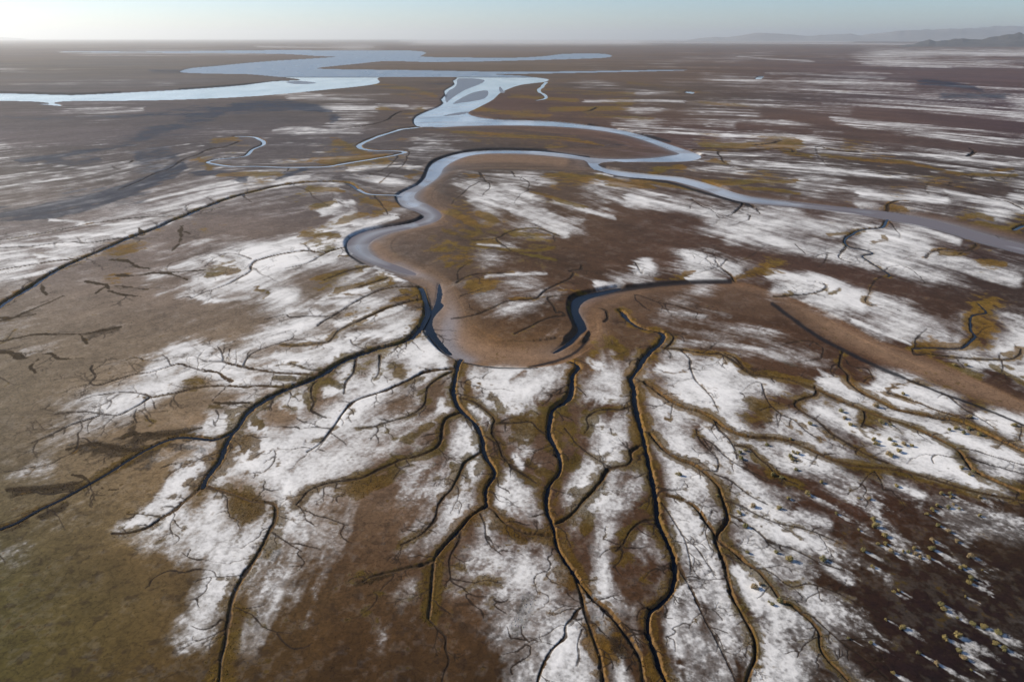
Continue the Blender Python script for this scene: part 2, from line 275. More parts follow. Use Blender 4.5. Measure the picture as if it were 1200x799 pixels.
GRIDROWS = [
 ".f.fsssf..nn"+"nnnnnfnsss.."+"s.....vv.vvv"+"vsf...fffff."+".f.sssssff.s",
 "........nnnn"+"sf..sssssfvv"+"vVvvvvvv...."+"wws.svfsssss"+"..swwwwsssss",
 ".....ssnnnff"+".VV...fVV..V"+"Wwsvv.VvVV.."+".....VVsVVVs"+"wVVs.sssswss",
 "fsnnnnvsnnfV"+"V...vvVVVVvV"+"sv.........."+"..vVswwwwwss"+"wswVVsswwsws",
 "sss.sswwnfsf"+"ssvvWsssfwww"+"...wwsWWVVVw"+"wVVvvvsVVVss"+"sfssf.VVVwVs",
 ".sfnnnnnn.fs"+"wwsf.VVsVVVf"+"..VwWWWsV.sw"+"vWwwWw...vws"+"svswVwws.sss",
 "nnnf.ffsswws"+"vv....vwwVws"+"..VVwVsWssff"+"....vwWWWWWv"+"wWWVVwvsVwWv",
 "fffsswwWwv.v"+"v.f.ffVswW.."+"..vVV.ffws.."+"fffsfWwWWWww"+"VVwWWWw...Vv",
 "wwvWWWVVVf.s"+"wWWWwWVWW..."+".vVVwsVV...."+"....wf..wwww"+"wswWWsWVsVwv",
 "wWvWVsVVffww"+"VVWWWWWswwV."+"..Vvf..v...."+".ww.WWWwvVsw"+"..swWwwswVVs",
 "wwv..svvff.w"+"wsWWWvVVWVVw"+"..svVVws..fw"+"wwvvWW..ff.W"+"Ws...ssfff..",
 ".f......ffsw"+"ssssWWfswWwV"+"V..fws.ww.V."+"..fwwf...f.w"+"WWsWwf...VV.",
 "ff.......ffs"+"f..fwWWsvVsw"+"w...fWWwV..."+"..wsff......"+"wsffssf.sVff",
 "f..f..ff...."+"...wWWwfwfwW"+"W.......ss.."+"...ffssssf.."+"..swWwsffVvs",
 ".ff.ff...fwW"+"wwwsffsWWwVw"+"WW........V."+"V.fWvVsfswsf"+"....vVVWsVww",
 ".f....fwwWWs"+"WWsfWWWVWVWV"+"WwWvWWssWsVw"+"fWvWwWWwDDDs"+"fDv.....Wwss",
 ".....wsWwWWV"+"VWWswwVVWwWw"+"wVWvWWWswsWW"+"WVVwWWWwWwVW"+"WWwWwsvv..Vw",
 "..fsswWWWwVV"+"wDwVwWDfWWsV"+"wDWVWwWwDfVV"+"sVWwWWWwVVVw"+"VWwwWwWWVV..",
 "...fswwWs..."+"wWWD.fWWWwWw"+"fwVWwVVVVVwv"+"wVwWsVWVVsWw"+"WWVVWwssDsWw",
 "..fsss.DDD.w"+"WsDwWWWsswsf"+"sVWWVws.VVsW"+"wVswDVWWVWVw"+"DwVwwVWWssDs",
 ".fsDDDDDDf.s"+"DsWWWfswWffD"+"sDwWDvwDsDfW"+"svWWwDWDWDWW"+"ssDsWWWWVWWw",
 "fss...fDDwwW"+"WfWWwsWWsDDs"+"f.sWVwDsvDWw"+"wDVWWWwWDWWW"+"wDDDDWWWwVWW",
 "DDDD.f...wWD"+"sVVwwfwsVV.s"+"fWwVDWsDVWVw"+"DWvWWWVWsDD."+"sssDww.ffWwV",
 "..DDf...wWwD"+"WfDDwsffs..."+"fswwDwwsDsWW"+"wD.WWsDWWws."+"Wwsssw.wWsWf",
 "DDff...wsDww"+"WsswwwsfsS..".replace("S",".")+"fsWDWVDwVsVs"+"fDVWWwWsWss."+"s.sws..swWWw",
 "ff......fsws"+"Wwwsfssff..f"+"ssfDwDVDD..W"+"DsVWWwDWWWWw"+"w.fssw..wf.w",
 "ff........fw"+"wWwf.ffsf..f"+"fDDsssWssDfs"+"VfsWWWDwswWs"+"wfw.sWwf.f..",
 "...........f"+"sWw.sfff...."+".DffffsswV.W"+"fDsVWWDWWssf"+"sw.s.swfswf.",
 "...........w"+"wW.fssf.f.Df"+"fDff.fsfsVfW"+"f.wvWWWDWDss"+"fs..wffffwf.",
 "...........w"+"sf.fsff..f.."+"fD..fsDssfss"+"ws.WWWWDwWsW"+"ssff...wW...",
 "...........w"+"s..sf.f....."+"f...fssfwwDs"+"D..wWDWwDWww"+"wss.ws....ws",
 "..........fs"+"f.ff......f."+"....fsfswwDD"+"Dw.sWwWDwwDs"+"wsss.w.WWfWw",
 "............"+"............"+"....DssfwwsD"+"D..DswswWssw"+"swfsfs..WWww",
 "............"+"............"+"....Dswfsws."+"w..swswfWwWs"+"fwwfs..wwWff"]
TONE_V = [46,80,120,160,200,250,300,350,400,450,500,550,600,650,700,750,800]
TONE = [[(112,98,90)]*7,
 [(98,92,88),(98,92,88),(98,86,76),(104,90,74),(102,86,74),(98,82,78),(98,82,80)],
 [(92,85,85),(92,85,85),(95,85,78),(85,68,62),(92,78,66),(95,80,76),(84,68,70)],
 [(98,92,94),(92,86,88),(98,90,88),(90,76,66),(85,68,64),(88,74,68),(78,64,64)],
 [(100,95,92),(96,90,88),(96,90,88),(88,76,66),(92,78,68),(80,70,64),(76,66,60)],
 [(112,106,102),(108,100,96),(100,92,90),(96,80,66),(88,70,60),(92,76,68),(76,64,58)],
 [(118,110,106),(112,104,100),(110,102,98),(86,71,60),(84,67,58),(84,66,58),(74,60,54)],
 [(120,112,104),(112,103,96),(118,108,98),(92,74,61),(85,67,56),(80,62,52),(72,58,50)],
 [(112,104,94),(116,106,95),(122,110,98),(112,90,70),(96,78,64),(82,62,50),(76,58,48)],
 [(110,102,90),(128,116,102),(128,112,98),(108,90,74),(94,74,60),(80,60,48),(74,56,46)],
 [(104,96,84),(122,108,92),(122,106,92),(108,90,78),(90,70,56),(78,58,46),(70,53,39)],
 [(100,92,78),(116,102,84),(118,102,90),(104,86,74),(88,68,54),(74,54,43),(66,49,35)],
 [(96,88,70),(112,98,78),(112,95,80),(98,80,68),(84,64,50),(70,50,40),(60,45,32)],
 [(94,88,66),(108,92,70),(98,80,64),(92,74,62),(80,60,47),(64,47,33),(54,41,28)],
 [(92,86,60),(100,86,64),(92,74,56),(86,68,54),(76,58,45),(60,44,31),(50,38,26)],
 [(86,80,54),(90,76,54),(82,64,46),(80,62,46),(74,56,42),(58,43,30),(48,36,25)],
 [(78,72,48),(80,66,46),(72,56,40),(72,56,41),(70,53,40),(56,42,30),(46,35,24)]]

# shrubs: (u, v, diameter in marks)
SHRUBS = [(962,565,6),(1018,584,6),(1006,584,4),(1050,569,7),(980,602,5),(1023,609,8),(1026,616,9),(1036,627,8),(1006,621,4),(1028,637,6),(1038,637,6),(1044,646,7),(1011,645,7),(1058,646,5),(1064,647,6),(1071,643,6),(1072,649,6),(1078,653,6),(1088,653,6),(964,655,9),(1022,664,6),(1092,633,8),(1091,643,9),(1099,615,7),(1111,622,7),(1121,634,6),(1137,652,8),(1125,665,7),(1130,664,7),(1137,677,7),(1135,682,8),(1086,602,6),(1093,597,6),(1098,592,6),(1111,594,6),(1124,596,4),(1117,591,4),(1103,578,6),(1113,578,6),(1114,582,5),(1148,582,6),(1148,604,5),(1047,694,5),(1053,692,4),(1127,548,6),(1141,551,6),(1136,556,5),(1151,668,3),
 (1102,708,8),(1105,713,8),(1139,731,8),(1153,735,9),(1170,741,9),(1107,747,10),(1120,744,11),(1123,762,8),(1129,770,10),(1167,754,8),(1176,759,9),(1057,735,9),(1038,726,4),(1020,753,6),(1076,765,6),(1097,777,9),(1131,699,4),(1122,724,4),(1138,785,4),(1046,789,5),(994,748,4),
 (795,556,7),(840,581,5),(882,593,8),(866,601,7),(873,617,8),(925,656,11),(875,648,6),(909,648,6),(884,688,10),(891,685,6),(905,556,7),(916,559,6),(923,584,6),(913,596,7),(947,579,8),(933,550,6),(914,705,9),(905,709,5),(901,706,4),
 (899,521,6),(867,530,6),(868,537,6),(873,528,5),(926,534,6),(930,530,6),(934,531,6),(928,538,6),(949,496,6),(926,514,5),
 (986,481,7),(990,489,7),(996,497,7),(1026,475,7),(1033,494,8),(1043,497,5),(1058,461,5),(1136,487,7),(1024,515,8),(1027,520,7),(1043,515,6),(1048,521,7),(1059,520,7),(1068,522,6),(1052,528,8),(1041,532,7),(1045,534,7),(1121,501,7),(1112,503,5),(1129,506,6),(1135,501,6),(1147,508,6),(1188,497,7),(1118,427,5),(1132,427,5)]

# ------------------------------------------------------------------ polygons and distances
def pts_of(flat): return [(flat[i], flat[i + 1]) for i in range(0, len(flat), 2)]


def smooth_line(P, n=4, closed=False):
    """Catmull-Rom through world points"""
    P = np.asarray(P, float)
    if len(P) < 3 and not closed: return P
    Q = np.vstack([P[-1:], P, P[:2]]) if closed else np.vstack([2 * P[0] - P[1], P, 2 * P[-1] - P[-2]])
    out = []
    m = len(P) if closed else len(P) - 1
    for i in range(m):
        a, b, c, d = Q[i], Q[i + 1], Q[i + 2], Q[i + 3]
        for k in range(n):
            t = k / n
            out.append(0.5 * ((2 * b) + (c - a) * t + (2 * a - 5 * b + 4 * c - d) * t * t + (3 * b - a - 3 * c + d) * t ** 3))
    if not closed: out.append(P[-1])
    return np.array(out)


RI = np.arange(R); CI = np.arange(C)


def window(x0, x1, y0, y1):
    """index ranges of the ground sheet that cover a box in metres"""
    y0 = max(y0, 5.0)
    if y1 <= y0: return None
    r0 = np.searchsorted(-Yc, -y1) - 1; r1 = np.searchsorted(-Yc, -y0) + 2
    us_, _ = chart(np.array([x0, x0, x1, x1]), np.array([y0, y1, y0, y1]))
    c0 = np.searchsorted(US, us_.min()) - 1; c1 = np.searchsorted(US, us_.max()) + 2
    r0, c0 = max(r0, 0), max(c0, 0); r1, c1 = min(r1, R), min(c1, C)
    if r0 >= r1 or c0 >= c1: return None
    return slice(r0, r1), slice(c0, c1)


Yc = Y[:, C // 2]
Xf = X.astype(np.float64); Yf = Y.astype(np.float64)


def seg_dist(sl, a, b):
    px = Xf[sl] - a[0]; py = Yf[sl] - a[1]
    dx, dy = b[0] - a[0], b[1] - a[1]
    L = dx * dx + dy * dy + 1e-9
    t = np.clip((px * dx + py * dy) / L, 0, 1)
    return np.hypot(px - t * dx, py - t * dy), t


def poly_fill(W):
    """even-odd fill of world polygon W on the sheet"""
    u, v = chart(W[:, 0], W[:, 1])
    inside = np.zeros((R, C), bool)
    n = len(u); u2 = np.roll(u, -1); v2 = np.roll(v, -1)
    r_lo = max(0, np.searchsorted(VS, v.min()) - 1); r_hi = min(R, np.searchsorted(VS, v.max()) + 1)
    for r in range(r_lo, r_hi):
        vv = VS[r]
        m = (v <= vv) != (v2 <= vv)
        if not m.any(): continue
        xs = np.sort(u[m] + (vv - v[m]) / (v2[m] - v[m]) * (u2[m] - u[m]))
        k = np.searchsorted(xs, US)
        inside[r] = (k % 2) == 1
    return inside


def edge_distance(W, rmax, closed=True, field=None, sel=None):
    D = np.full((R, C), 1e6) if field is None else field
    n = len(W)
    for i in range(n if closed else n - 1):
        if sel is not None and not sel[i]: continue
        a, b = W[i], W[(i + 1) % n]
        sl = window(min(a[0], b[0]) - rmax, max(a[0], b[0]) + rmax, min(a[1], b[1]) - rmax, max(a[1], b[1]) + rmax)
        if sl is None: continue
        d, _ = seg_dist(sl, a, b)
        np.minimum(D[sl], d, out=D[sl])
    return D


def wpoly(flat, z, n=3):
    P = np.array(pts_of(flat), float)
    u, v = P[:, 0], P[:, 1]
    x, y = ground(u, v, z)
    return smooth_line(np.stack([x, y], 1), n, True)


inW = np.zeros((R, C), bool); dW = np.full((R, C), 1e6)
for poly in (WATER, WATER2, WATER3):
    W = wpoly(poly, -ZW, 2)
    inW ^= poly_fill(W) & ~inW
    dW = edge_distance(W, 90, True, dW)
for poly in PONDS:
    W = wpoly(poly, -ZW, 2); inW |= poly_fill(W); dW = edge_distance(W, 60, True, dW)
inBar = np.zeros((R, C), bool); dBar = np.full((R, C), 1e6)
for poly in BARS:
    W = wpoly(poly, -ZW, 2); inBar |= poly_fill(W); dBar = edge_distance(W, 60, True, dBar)

Hgt = np.zeros((R, C))
roll = fbm(140, 3, 11) * 0.35 + fbm(18, 3, 15) * 0.10
roll *= np.clip(600 / Yf, 0.15, 1)
MUD = np.zeros((R, C)); MUDIN = np.zeros((R, C))
for poly in (MUD_A, MUD_B, MUD_C, MUD_D):
    P = np.array([(a, b) for a, b, _ in poly], float); kind = np.array([k for *_, k in poly])
    x, y = ground(P[:, 0], P[:, 1], 0); n = 3
    W = smooth_line(np.stack([x, y], 1), n, True); kk = np.repeat(kind, n)
    ins = poly_fill(W)
    dh = edge_distance(W, 120, True, None, kk == 1); ds = edge_distance(W, 120, True, None, kk == 0)
    D = np.minimum(ds, dh * 6)
    dw = np.where(inW, 0, dW)
    s = D / (D + np.minimum(dw, 60) * 0.8 + 1.0)
    Hgt = np.minimum(Hgt, np.where(ins, -ZW * s, 0))
    edge = np.minimum(ds / 6.0, dh)
    MUD = np.maximum(MUD, np.where(ins, sstep(0, 1.0, edge / (2.0 + PXM * 2)), 0))
    MUDIN = np.maximum(MUDIN, np.where(ins, np.minimum(D, 60), 0))
bank = np.where(inW, 1, 1 - sstep(0.3, 3.2, dW))
Hgt = np.minimum(Hgt, -ZW * bank)
Hgt = np.where(inW, -ZW - 0.7 * sstep(0, 4, dW) - 0.02, Hgt)
Hgt = np.where(inBar, np.maximum(Hgt, -ZW + 0.18 * sstep(0, 12, dBar)), Hgt)
wl = np.stack(ground(np.array([470, 488, 505, 520, 531, 533, 528, 524, 530, 545.]), np.array([309, 319, 326, 334, 346, 362, 380, 398, 412, 422.]), -1.2), 1)
dwl = edge_distance(smooth_line(wl, 3), 25, False)
WET = np.exp(-np.where(inW, 0, dW) / 6.0) * np.maximum(MUD, bank)
WET = np.maximum(WET * np.where((V2 > 326) & (U2 > 500), .45, 1), .8 * np.exp(-(dwl / 4.2) ** 2) * MUD)

# ------------------------------------------------------------------ creeks
HINT = [(1000,150,1,.09),(1150,150,1,.1),(1100,100,1,.04),(950,100,1,.03),(1000,215,1,.11),(1150,230,1,.14),(900,165,1,.04),(800,130,1,.02),(700,120,1,.02),(600,110,1,.01),(1050,345,1,.36),(1150,330,1,.32),(900,282,1,.3),(1000,290,1,.25),(1100,300,1,.28),(760,260,1,.3),(680,250,1,.42),(590,230,1,.4),(640,300,1,.22),(780,300,1,.15),(850,380,1,.2),
 (100,150,1,-.04),(60,200,1,-.12),(130,220,1,-.33),(60,245,1,-.2),(300,150,1,0),(420,130,1,0),(200,100,1,0),(60,100,1,0),(150,250,1,-.22),(50,300,1,-.15),(280,260,1,-.2),(330,345,1,-.55),(300,380,1,-.25),(240,350,1,-.5),(120,370,1,-.25),(400,330,1,-.4),(430,380,1,-.4),
 (1100,700,1,.52),(1150,600,1,.45),(1000,620,1,.5),(1060,770,1,.6),(950,720,1,.8),(1180,760,1,.52),(1080,560,1,.35),(1000,500,1,.42),(1120,480,1,.42),(900,620,1,.6),(850,690,.45,1),(800,740,.2,1),
 (80,450,1,-.5),(120,520,1,-.55),(80,650,1,-.45),(150,740,1,-.4),(180,590,.7,-1),(300,560,.5,-1),(250,680,.35,-1),(380,700,.3,-1),(440,620,.4,-1),(330,500,.8,-1),(430,520,1,-.55),(600,450,.6,-1),(580,700,.8,-.5),(640,720,.7,-.6),(540,520,.4,-1),(700,560,.5,-1),(850,470,1,.35),(600,190,1,0),(700,160,1,.1)]
TRIBS = []      # world polylines with widths in metres: (pts, w array, fringe, depthscale, kind)
STRIPS = []
for p, w0, w1, fr, tw, wat in CREEKS:
    P = np.array(p, float)
    x, y = ground(P[:, 0], P[:, 1], -0.35 if max(w0, w1) > 3 else 0)
    if len(P) > 2:
        L = smooth_line(np.stack([x, y], 1), 5)
    else:
        L = np.stack([np.linspace(x[0], x[-1], 6), np.linspace(y[0], y[-1], 6)], 1)
    tt = np.linspace(0, 1, len(L))
    lu, lv = chart(L[:, 0], L[:, 1])
    pxm = np.maximum(L[:, 1] * CP + H * SP, 1) / FPX
    w = (w0 + (w1 - w0) * tt) * pxm * 0.86
    # natural width changes and small wiggles
    s = np.concatenate([[0], np.cumsum(np.hypot(*np.diff(L, axis=0).T))])
    ph = rng.uniform(0, 50)
    wig = vnoise(s / (w.mean() * 4 + 2) + ph, s * 0 + 3.3, 5)
    tang = np.gradient(L, axis=0); tang /= np.linalg.norm(tang, axis=1)[:, None] + 1e-9
    nor = np.stack([-tang[:, 1], tang[:, 0]], 1)
    L = L + nor * (wig * w * 0.28)[:, None]
    w *= 1 + 0.22 * vnoise(s / (w.mean() * 5 + 1) + ph, s * 0 + 9.1, 6)
    TRIBS.append((L, w, fr, 1.0, tw))
    if wat: STRIPS.append((L, w, wat))
    # side twigs
    if tw > 0 and lv.min() > 150:
        side = random.choice((-1, 1)); acc = random.uniform(0, 6)
        for i in range(1, len(L) - 1):
            acc += s[i] - s[i - 1]
            gap = (1.0 + .9 * w[i] + (10 if lv[i] > 380 else 9) * pxm[i]) / max(tw, .1)
            if acc > gap and fr >= -0.5 or acc > gap * 1.5:
                acc = random.uniform(-gap * .4, gap * .3); side = -side if random.random() < .8 else side

                def twig(o, ang, ln, wd, lev):
                    pts = [o]; a = ang; n_ = 7 if lev == 0 else 5; st_ = ln / n_; bend = random.gauss(0, .10)
                    sg = random.choice((-1, 1))
                    for q in range(n_):
                        a += bend + random.gauss(0, .16)
                        pts.append((pts[-1][0] + math.cos(a) * st_, pts[-1][1] + math.sin(a) * st_))
                        if lev < 3 and 0 < q < n_ - 1 and random.random() < (.5, .4, .3)[lev]:
                            sg = -sg
                            twig(pts[-1], a + sg * random.uniform(.45, .95), ln * random.uniform(.3, .6), wd * .75, lev + 1)
                    A = np.array(pts)
                    TRIBS.append((A, np.linspace(wd, max(wd * .45, .4 * pxm[i]), len(A)), max(fr, 0) * .2 if lev == 0 else 0, .8, 0))
                base = math.atan2(tang[i, 1], tang[i, 0])
                twig(tuple(L[i]), base + side * random.uniform(.5, 1.1), (random.uniform(9, 16) * random.uniform(.7, 2.9) * pxm[i] * (.75 + .6 * tw) + 1.2 * w[i]), min(max(.16 * w[i], .7 * pxm[i]), 1.5 * pxm[i]), 0)
# fine drainage: every rill runs down to the nearest creek or rill and joins it
SQ = 1.7
net, nett = [], []
for L, w, fr, dsc, tw in TRIBS[:]:
    if fr < -.5 or dsc < 1: continue
    cu_, cv_ = chart(L[:, 0], L[:, 1]); q_ = np.stack([cu_, cv_ * SQ], 1)
    t_ = -np.gradient(q_, axis=0); t_ /= np.linalg.norm(t_, axis=1)[:, None] + 1e-9
    net.append(q_); nett.append(t_)
net = np.vstack(net); nett = np.vstack(nett)
made = 0
for _ in range(2600):
    if made > 620: break
    u_, v_ = random.uniform(-10, 1210), 195 + 605 * random.random() ** 1.15
    ch_ = GRIDROWS[max(0, min(33, int((v_ - 120) / 20)))]; ch_ = (ch_ + '.' * 60)[max(0, min(59, int(u_ / 20)))]
    if random.random() > {'W': 1, 'w': .9, 's': .6, 'V': .5, 'v': .5, 'D': .3, 'f': .2}.get(ch_, .04): continue
    if v_ < 400 and random.random() < .72: continue
    if u_ > 880 and v_ > 540 and random.random() < .6: continue
    r_i, c_i = min(R - 1, np.searchsorted(VS, v_)), min(C - 1, np.searchsorted(US, u_))
    if MUD[r_i, c_i] > .1 or inW[r_i, c_i]: continue
    p_ = np.array([u_, v_ * SQ]); path = [p_.copy()]; ok = False; a_off = random.gauss(0, .5)
    for k_ in range(26):
        d_ = net - p_; r2 = (d_ ** 2).sum(1); j_ = int(r2.argmin()); r_ = math.sqrt(r2[j_])
        if k_ == 0 and not (9 < r_ < 62): break
        if r_ < 3.2: path.append(net[j_].copy()); ok = True; break
        go = d_[j_] / r_ + nett[j_] * (.95 if r_ > 8 else .5)
        a_off = a_off * .85 + random.gauss(0, .17)
        a_ = math.atan2(go[1], go[0]) + a_off
        p_ = p_ + np.array([math.cos(a_), math.sin(a_)]) * min(3.4, r_); path.append(p_.copy())
    if not ok or len(path) < 4: continue
    if any(MUD[min(R - 1, np.searchsorted(VS, h_[1] / SQ)), min(C - 1, np.searchsorted(US, h_[0]))] > .3 for h_ in path[:-1]): continue
    q_ = np.array(path)[::-1]
    t_ = -np.gradient(q_, axis=0); t_ /= np.linalg.norm(t_, axis=1)[:, None] + 1e-9
    net = np.vstack([net, q_[1:]]); nett = np.vstack([nett, t_[1:]])
    x_, y_ = ground(q_[:, 0], q_[:, 1] / SQ); A_ = np.stack([x_, y_], 1)
    pm_ = (y_ * CP + H * SP) / FPX
    wm_ = random.uniform(.75, 1.45)
    TRIBS.append((A_, wm_ * pm_ * np.linspace(1, .45, len(A_)), random.choice((0, .2, .45)) if v_ > 330 else .2, .8, 0)); made += 1
print("tribs", len(TRIBS), sum(len(t[0]) for t in TRIBS))

N1 = fbm(30, 5, 60); N2 = fbm(6, 4, 70); N3 = fbm(1.6, 3, 80); NF = fbm(400, 5, 90); N4 = fbm(.8, 2, 84)
CS = np.ones((R, C))
EDGE = np.clip(1 + .30 * N2 + .34 * N3 + .16 * N4, .55, 1.6)
nC = np.full((R, C), 9.0); hC = np.zeros((R, C)); FR = np.zeros((R, C)); DK = np.zeros((R, C)); BIG = np.zeros((R, C)); FRB = np.zeros((R, C))
dirsum_x, dirsum_y, dir_p = [], [], []
for L, w, fr, dsc, tw in TRIBS:
    for i in range(len(L) - 1):
        a, b = L[i], L[i + 1]
        wm = max(w[i], w[i + 1]); fw = wm * .95 + 1.8 if abs(fr) > 0 else 0
        rmax = wm * (1.2 if fr < -.5 else .85) + (2.6 * fw if abs(fr) > 0 else 0.3) + .5 * min(6, (a[1] + 60) / H) * (a[1] * CP + H * SP) / FPX
        sl = window(min(a[0], b[0]) - rmax, max(a[0], b[0]) + rmax, min(a[1], b[1]) - rmax, max(a[1], b[1]) + rmax)
        if sl is None: continue
        d, t = seg_dist(sl, a, b)
        ww = w[i] + (w[i + 1] - w[i]) * t
        ll_ = math.hypot(b[0] - a[0], b[1] - a[1]) + 1e-9; ny_ = abs(b[0] - a[0]) / ll_; nx_ = abs(b[1] - a[1]) / ll_
        n = d / (ww * .5 + .38 * np.hypot(PXM[sl[0]] * nx_, np.minimum(PYM[sl[0]], 6 * PXM[sl[0]]) * ny_))
        if fr < -.5:          # weedy hollow: shallow, all weed
            g = 1 - sstep(.1, 2.1, n); np.maximum(DK[sl], g, out=DK[sl]); continue
        n = n * EDGE[sl]
        foot_ = .76 * np.hypot(PXM[sl[0]] * nx_, np.minimum(PYM[sl[0]], 6 * PXM[sl[0]]) * ny_)
        cov = np.clip(ww * 1.7 / (foot_ + ww * .25), .3, 1)
        dep = np.clip(.42 * ww, .10, 1.55) * dsc
        np.minimum(hC[sl], -dep * (1 - sstep(.30, 1.18, n)), out=hC[sl])
        better = n < nC[sl]
        CS[sl] = np.where(better, cov, CS[sl])
        BIG[sl] = np.where(better, np.clip((ww / PXM[sl[0]] - 2.2) / 3.5, 0, 1), BIG[sl])
        np.minimum(nC[sl], n, out=nC[sl])
        if fr > 0:
            g = fr * np.exp(-(np.maximum(0, d - ww * .45) / fw) ** 2)
            np.maximum(FR[sl], g, out=FR[sl])
            if tw > 0 or dsc == 1.0:
                g2 = min(1, fr * 1.6) * (1 - sstep(.0, 1.0, np.maximum(0, d - ww * .5) / (ww * .55 + PXM[sl[0]])))
                np.maximum(FRB[sl], g2, out=FRB[sl])
    if dsc == 1.0:
        m = L[::3]; tn = np.gradient(L, axis=0)[::3]
        dir_p.append(m); th = np.arctan2(tn[:, 1], tn[:, 0]); dirsum_x.append(np.cos(2 * th)); dirsum_y.append(np.sin(2 * th))
inM = MUDIN > 0
Hgt = np.where(inW, Hgt, np.minimum(Hgt, np.where(Hgt < -.6, Hgt + hC * .5, hC)))
Hgt = Hgt + roll * (Hgt > -.4)

# ------------------------------------------------------------------ flow direction (drainage runs with the creeks)
hp, hx_, hy_ = [], [], []
for a_, b_2, c_, d_ in HINT:
    x0_, y0_ = ground(a_ - c_ * 8, b_2 - d_ * 8); x1_, y1_ = ground(a_ + c_ * 8, b_2 + d_ * 8)
    th_ = math.atan2(float(y1_ - y0_), float(x1_ - x0_)); xx_, yy_ = ground(a_, b_2)
    for q_ in range(60): hp.append((float(xx_), float(yy_))); hx_.append(math.cos(2 * th_)); hy_.append(math.sin(2 * th_))
dir_p.append(np.array(hp)); dirsum_x.append(np.array(hx_)); dirsum_y.append(np.array(hy_))
dp = np.vstack(dir_p); dcx = np.concatenate(dirsum_x); dcy = np.concatenate(dirsum_y)
du, dvv = chart(dp[:, 0], dp[:, 1])
rs = np.unique(np.concatenate([np.arange(0, R, 14), [R - 1]])); cs = np.unique(np.concatenate([np.arange(0, C, 16), [C - 1]]))
gx = np.zeros((len(rs), len(cs))); gy = gx.copy()
for i, r in enumerate(rs):
    for j0 in range(0, len(cs), 32):
        cc = cs[j0:j0 + 32]
        d2 = (US[cc][:, None] - du[None]) ** 2 + ((VS[r] - dvv[None]) * 1.6) ** 2
        wgt = 1 / (d2 + 900) ** 1.6
        gx[i, j0:j0 + 32] = (wgt * dcx).sum(1); gy[i, j0:j0 + 32] = (wgt * dcy).sum(1)


def upsample(g, rs, cs):
    tmp = np.stack([np.interp(CI, cs, row) for row in g])
    k = np.clip(np.searchsorted(rs, RI, 'right') - 1, 0, len(rs) - 2)
    f = ((RI - rs[k]) / (rs[k + 1] - rs[k]))[:, None]
    return tmp[k] * (1 - f) + tmp[k + 1] * f


TH = 0.5 * np.arctan2(upsample(gy, rs, cs), upsample(gx, rs, cs))
DX, DY = np.cos(TH), np.sin(TH)


def streak(lmb, seed, steps=4, ratio=.8):
    w = np.clip(lmb / (2.2 * FOOT), 0, 1)
    acc = np.zeros((R, C), F32)
    for k in range(-steps, steps + 1):
        acc += vnoise((X + DX * lmb * ratio * k) / lmb, (Y + DY * lmb * ratio * k) / lmb, seed)
    return acc / math.sqrt(2 * steps + 1) * w


ST_L = streak(22, 40) ; ST_M = streak(7, 41); ST_S = streak(2.2, 42); ST_X = streak(.75, 44, 3)
ST_F = streak(90, 43)
far = sstep(500, 1500, Yf)
SK = ST_L * .8 + ST_M * .8 + ST_S * .6 + ST_X * .4 + ST_F * far * .8

# ------------------------------------------------------------------ ground cover
rowv = np.array([a for a, _ in TOP] + [130 + 20 * k for k in range(len(GRIDROWS))], float)
rows = [s for _, s in TOP] + GRIDROWS
rows = [(s + "." * 60)[:60] for s in rows]
val = {'S': dict(f=.27, s=.5, w=.74, W=1.0), 'V': dict(v=.58, V=1.0), 'D': dict(D=1.0), 'N': dict(n=1.0)}
warp_u = (fbm(60, 3, 101) * 9 + NF * 10 * far); warp_v = (fbm(60, 3, 111) * 6 * (1 - .75 * far))
UU = (U2 + warp_u); VV = (V2 + warp_v)
ucol = np.arange(60) * 20 + 10.0


FU = DX / PXM - DY * CP * (U2 - 600) / DEPTH[:, None]; FV = -DY / PYM
fl = np.hypot(FU, FV) + 1e-9; FU, FV = FU / fl, FV / fl


def cover(key):
    g = np.array([[val[key].get(ch, 0.0) for ch in s] for s in rows])
    out = 0
    for q, wq in ((-1.5, .7), (-.5, 1), (.5, 1), (1.5, .7)):
        vv = VV + FV * q * 9; uu = UU + FU * q * 9
        k = np.clip(np.searchsorted(rowv, vv.ravel(), 'right') - 1, 0, len(rowv) - 2).reshape(VV.shape)
        f = np.clip((vv - rowv[k]) / (rowv[k + 1] - rowv[k]), 0, 1)
        cu = np.clip((uu - 10) / 20, 0, 58.999); j = cu.astype(int); h = cu - j
        out = out + wq * ((g[k, j] * (1 - h) + g[k, j + 1] * h) * (1 - f) + (g[k + 1, j] * (1 - h) + g[k + 1, j + 1] * h) * f)
    return out / 3.4



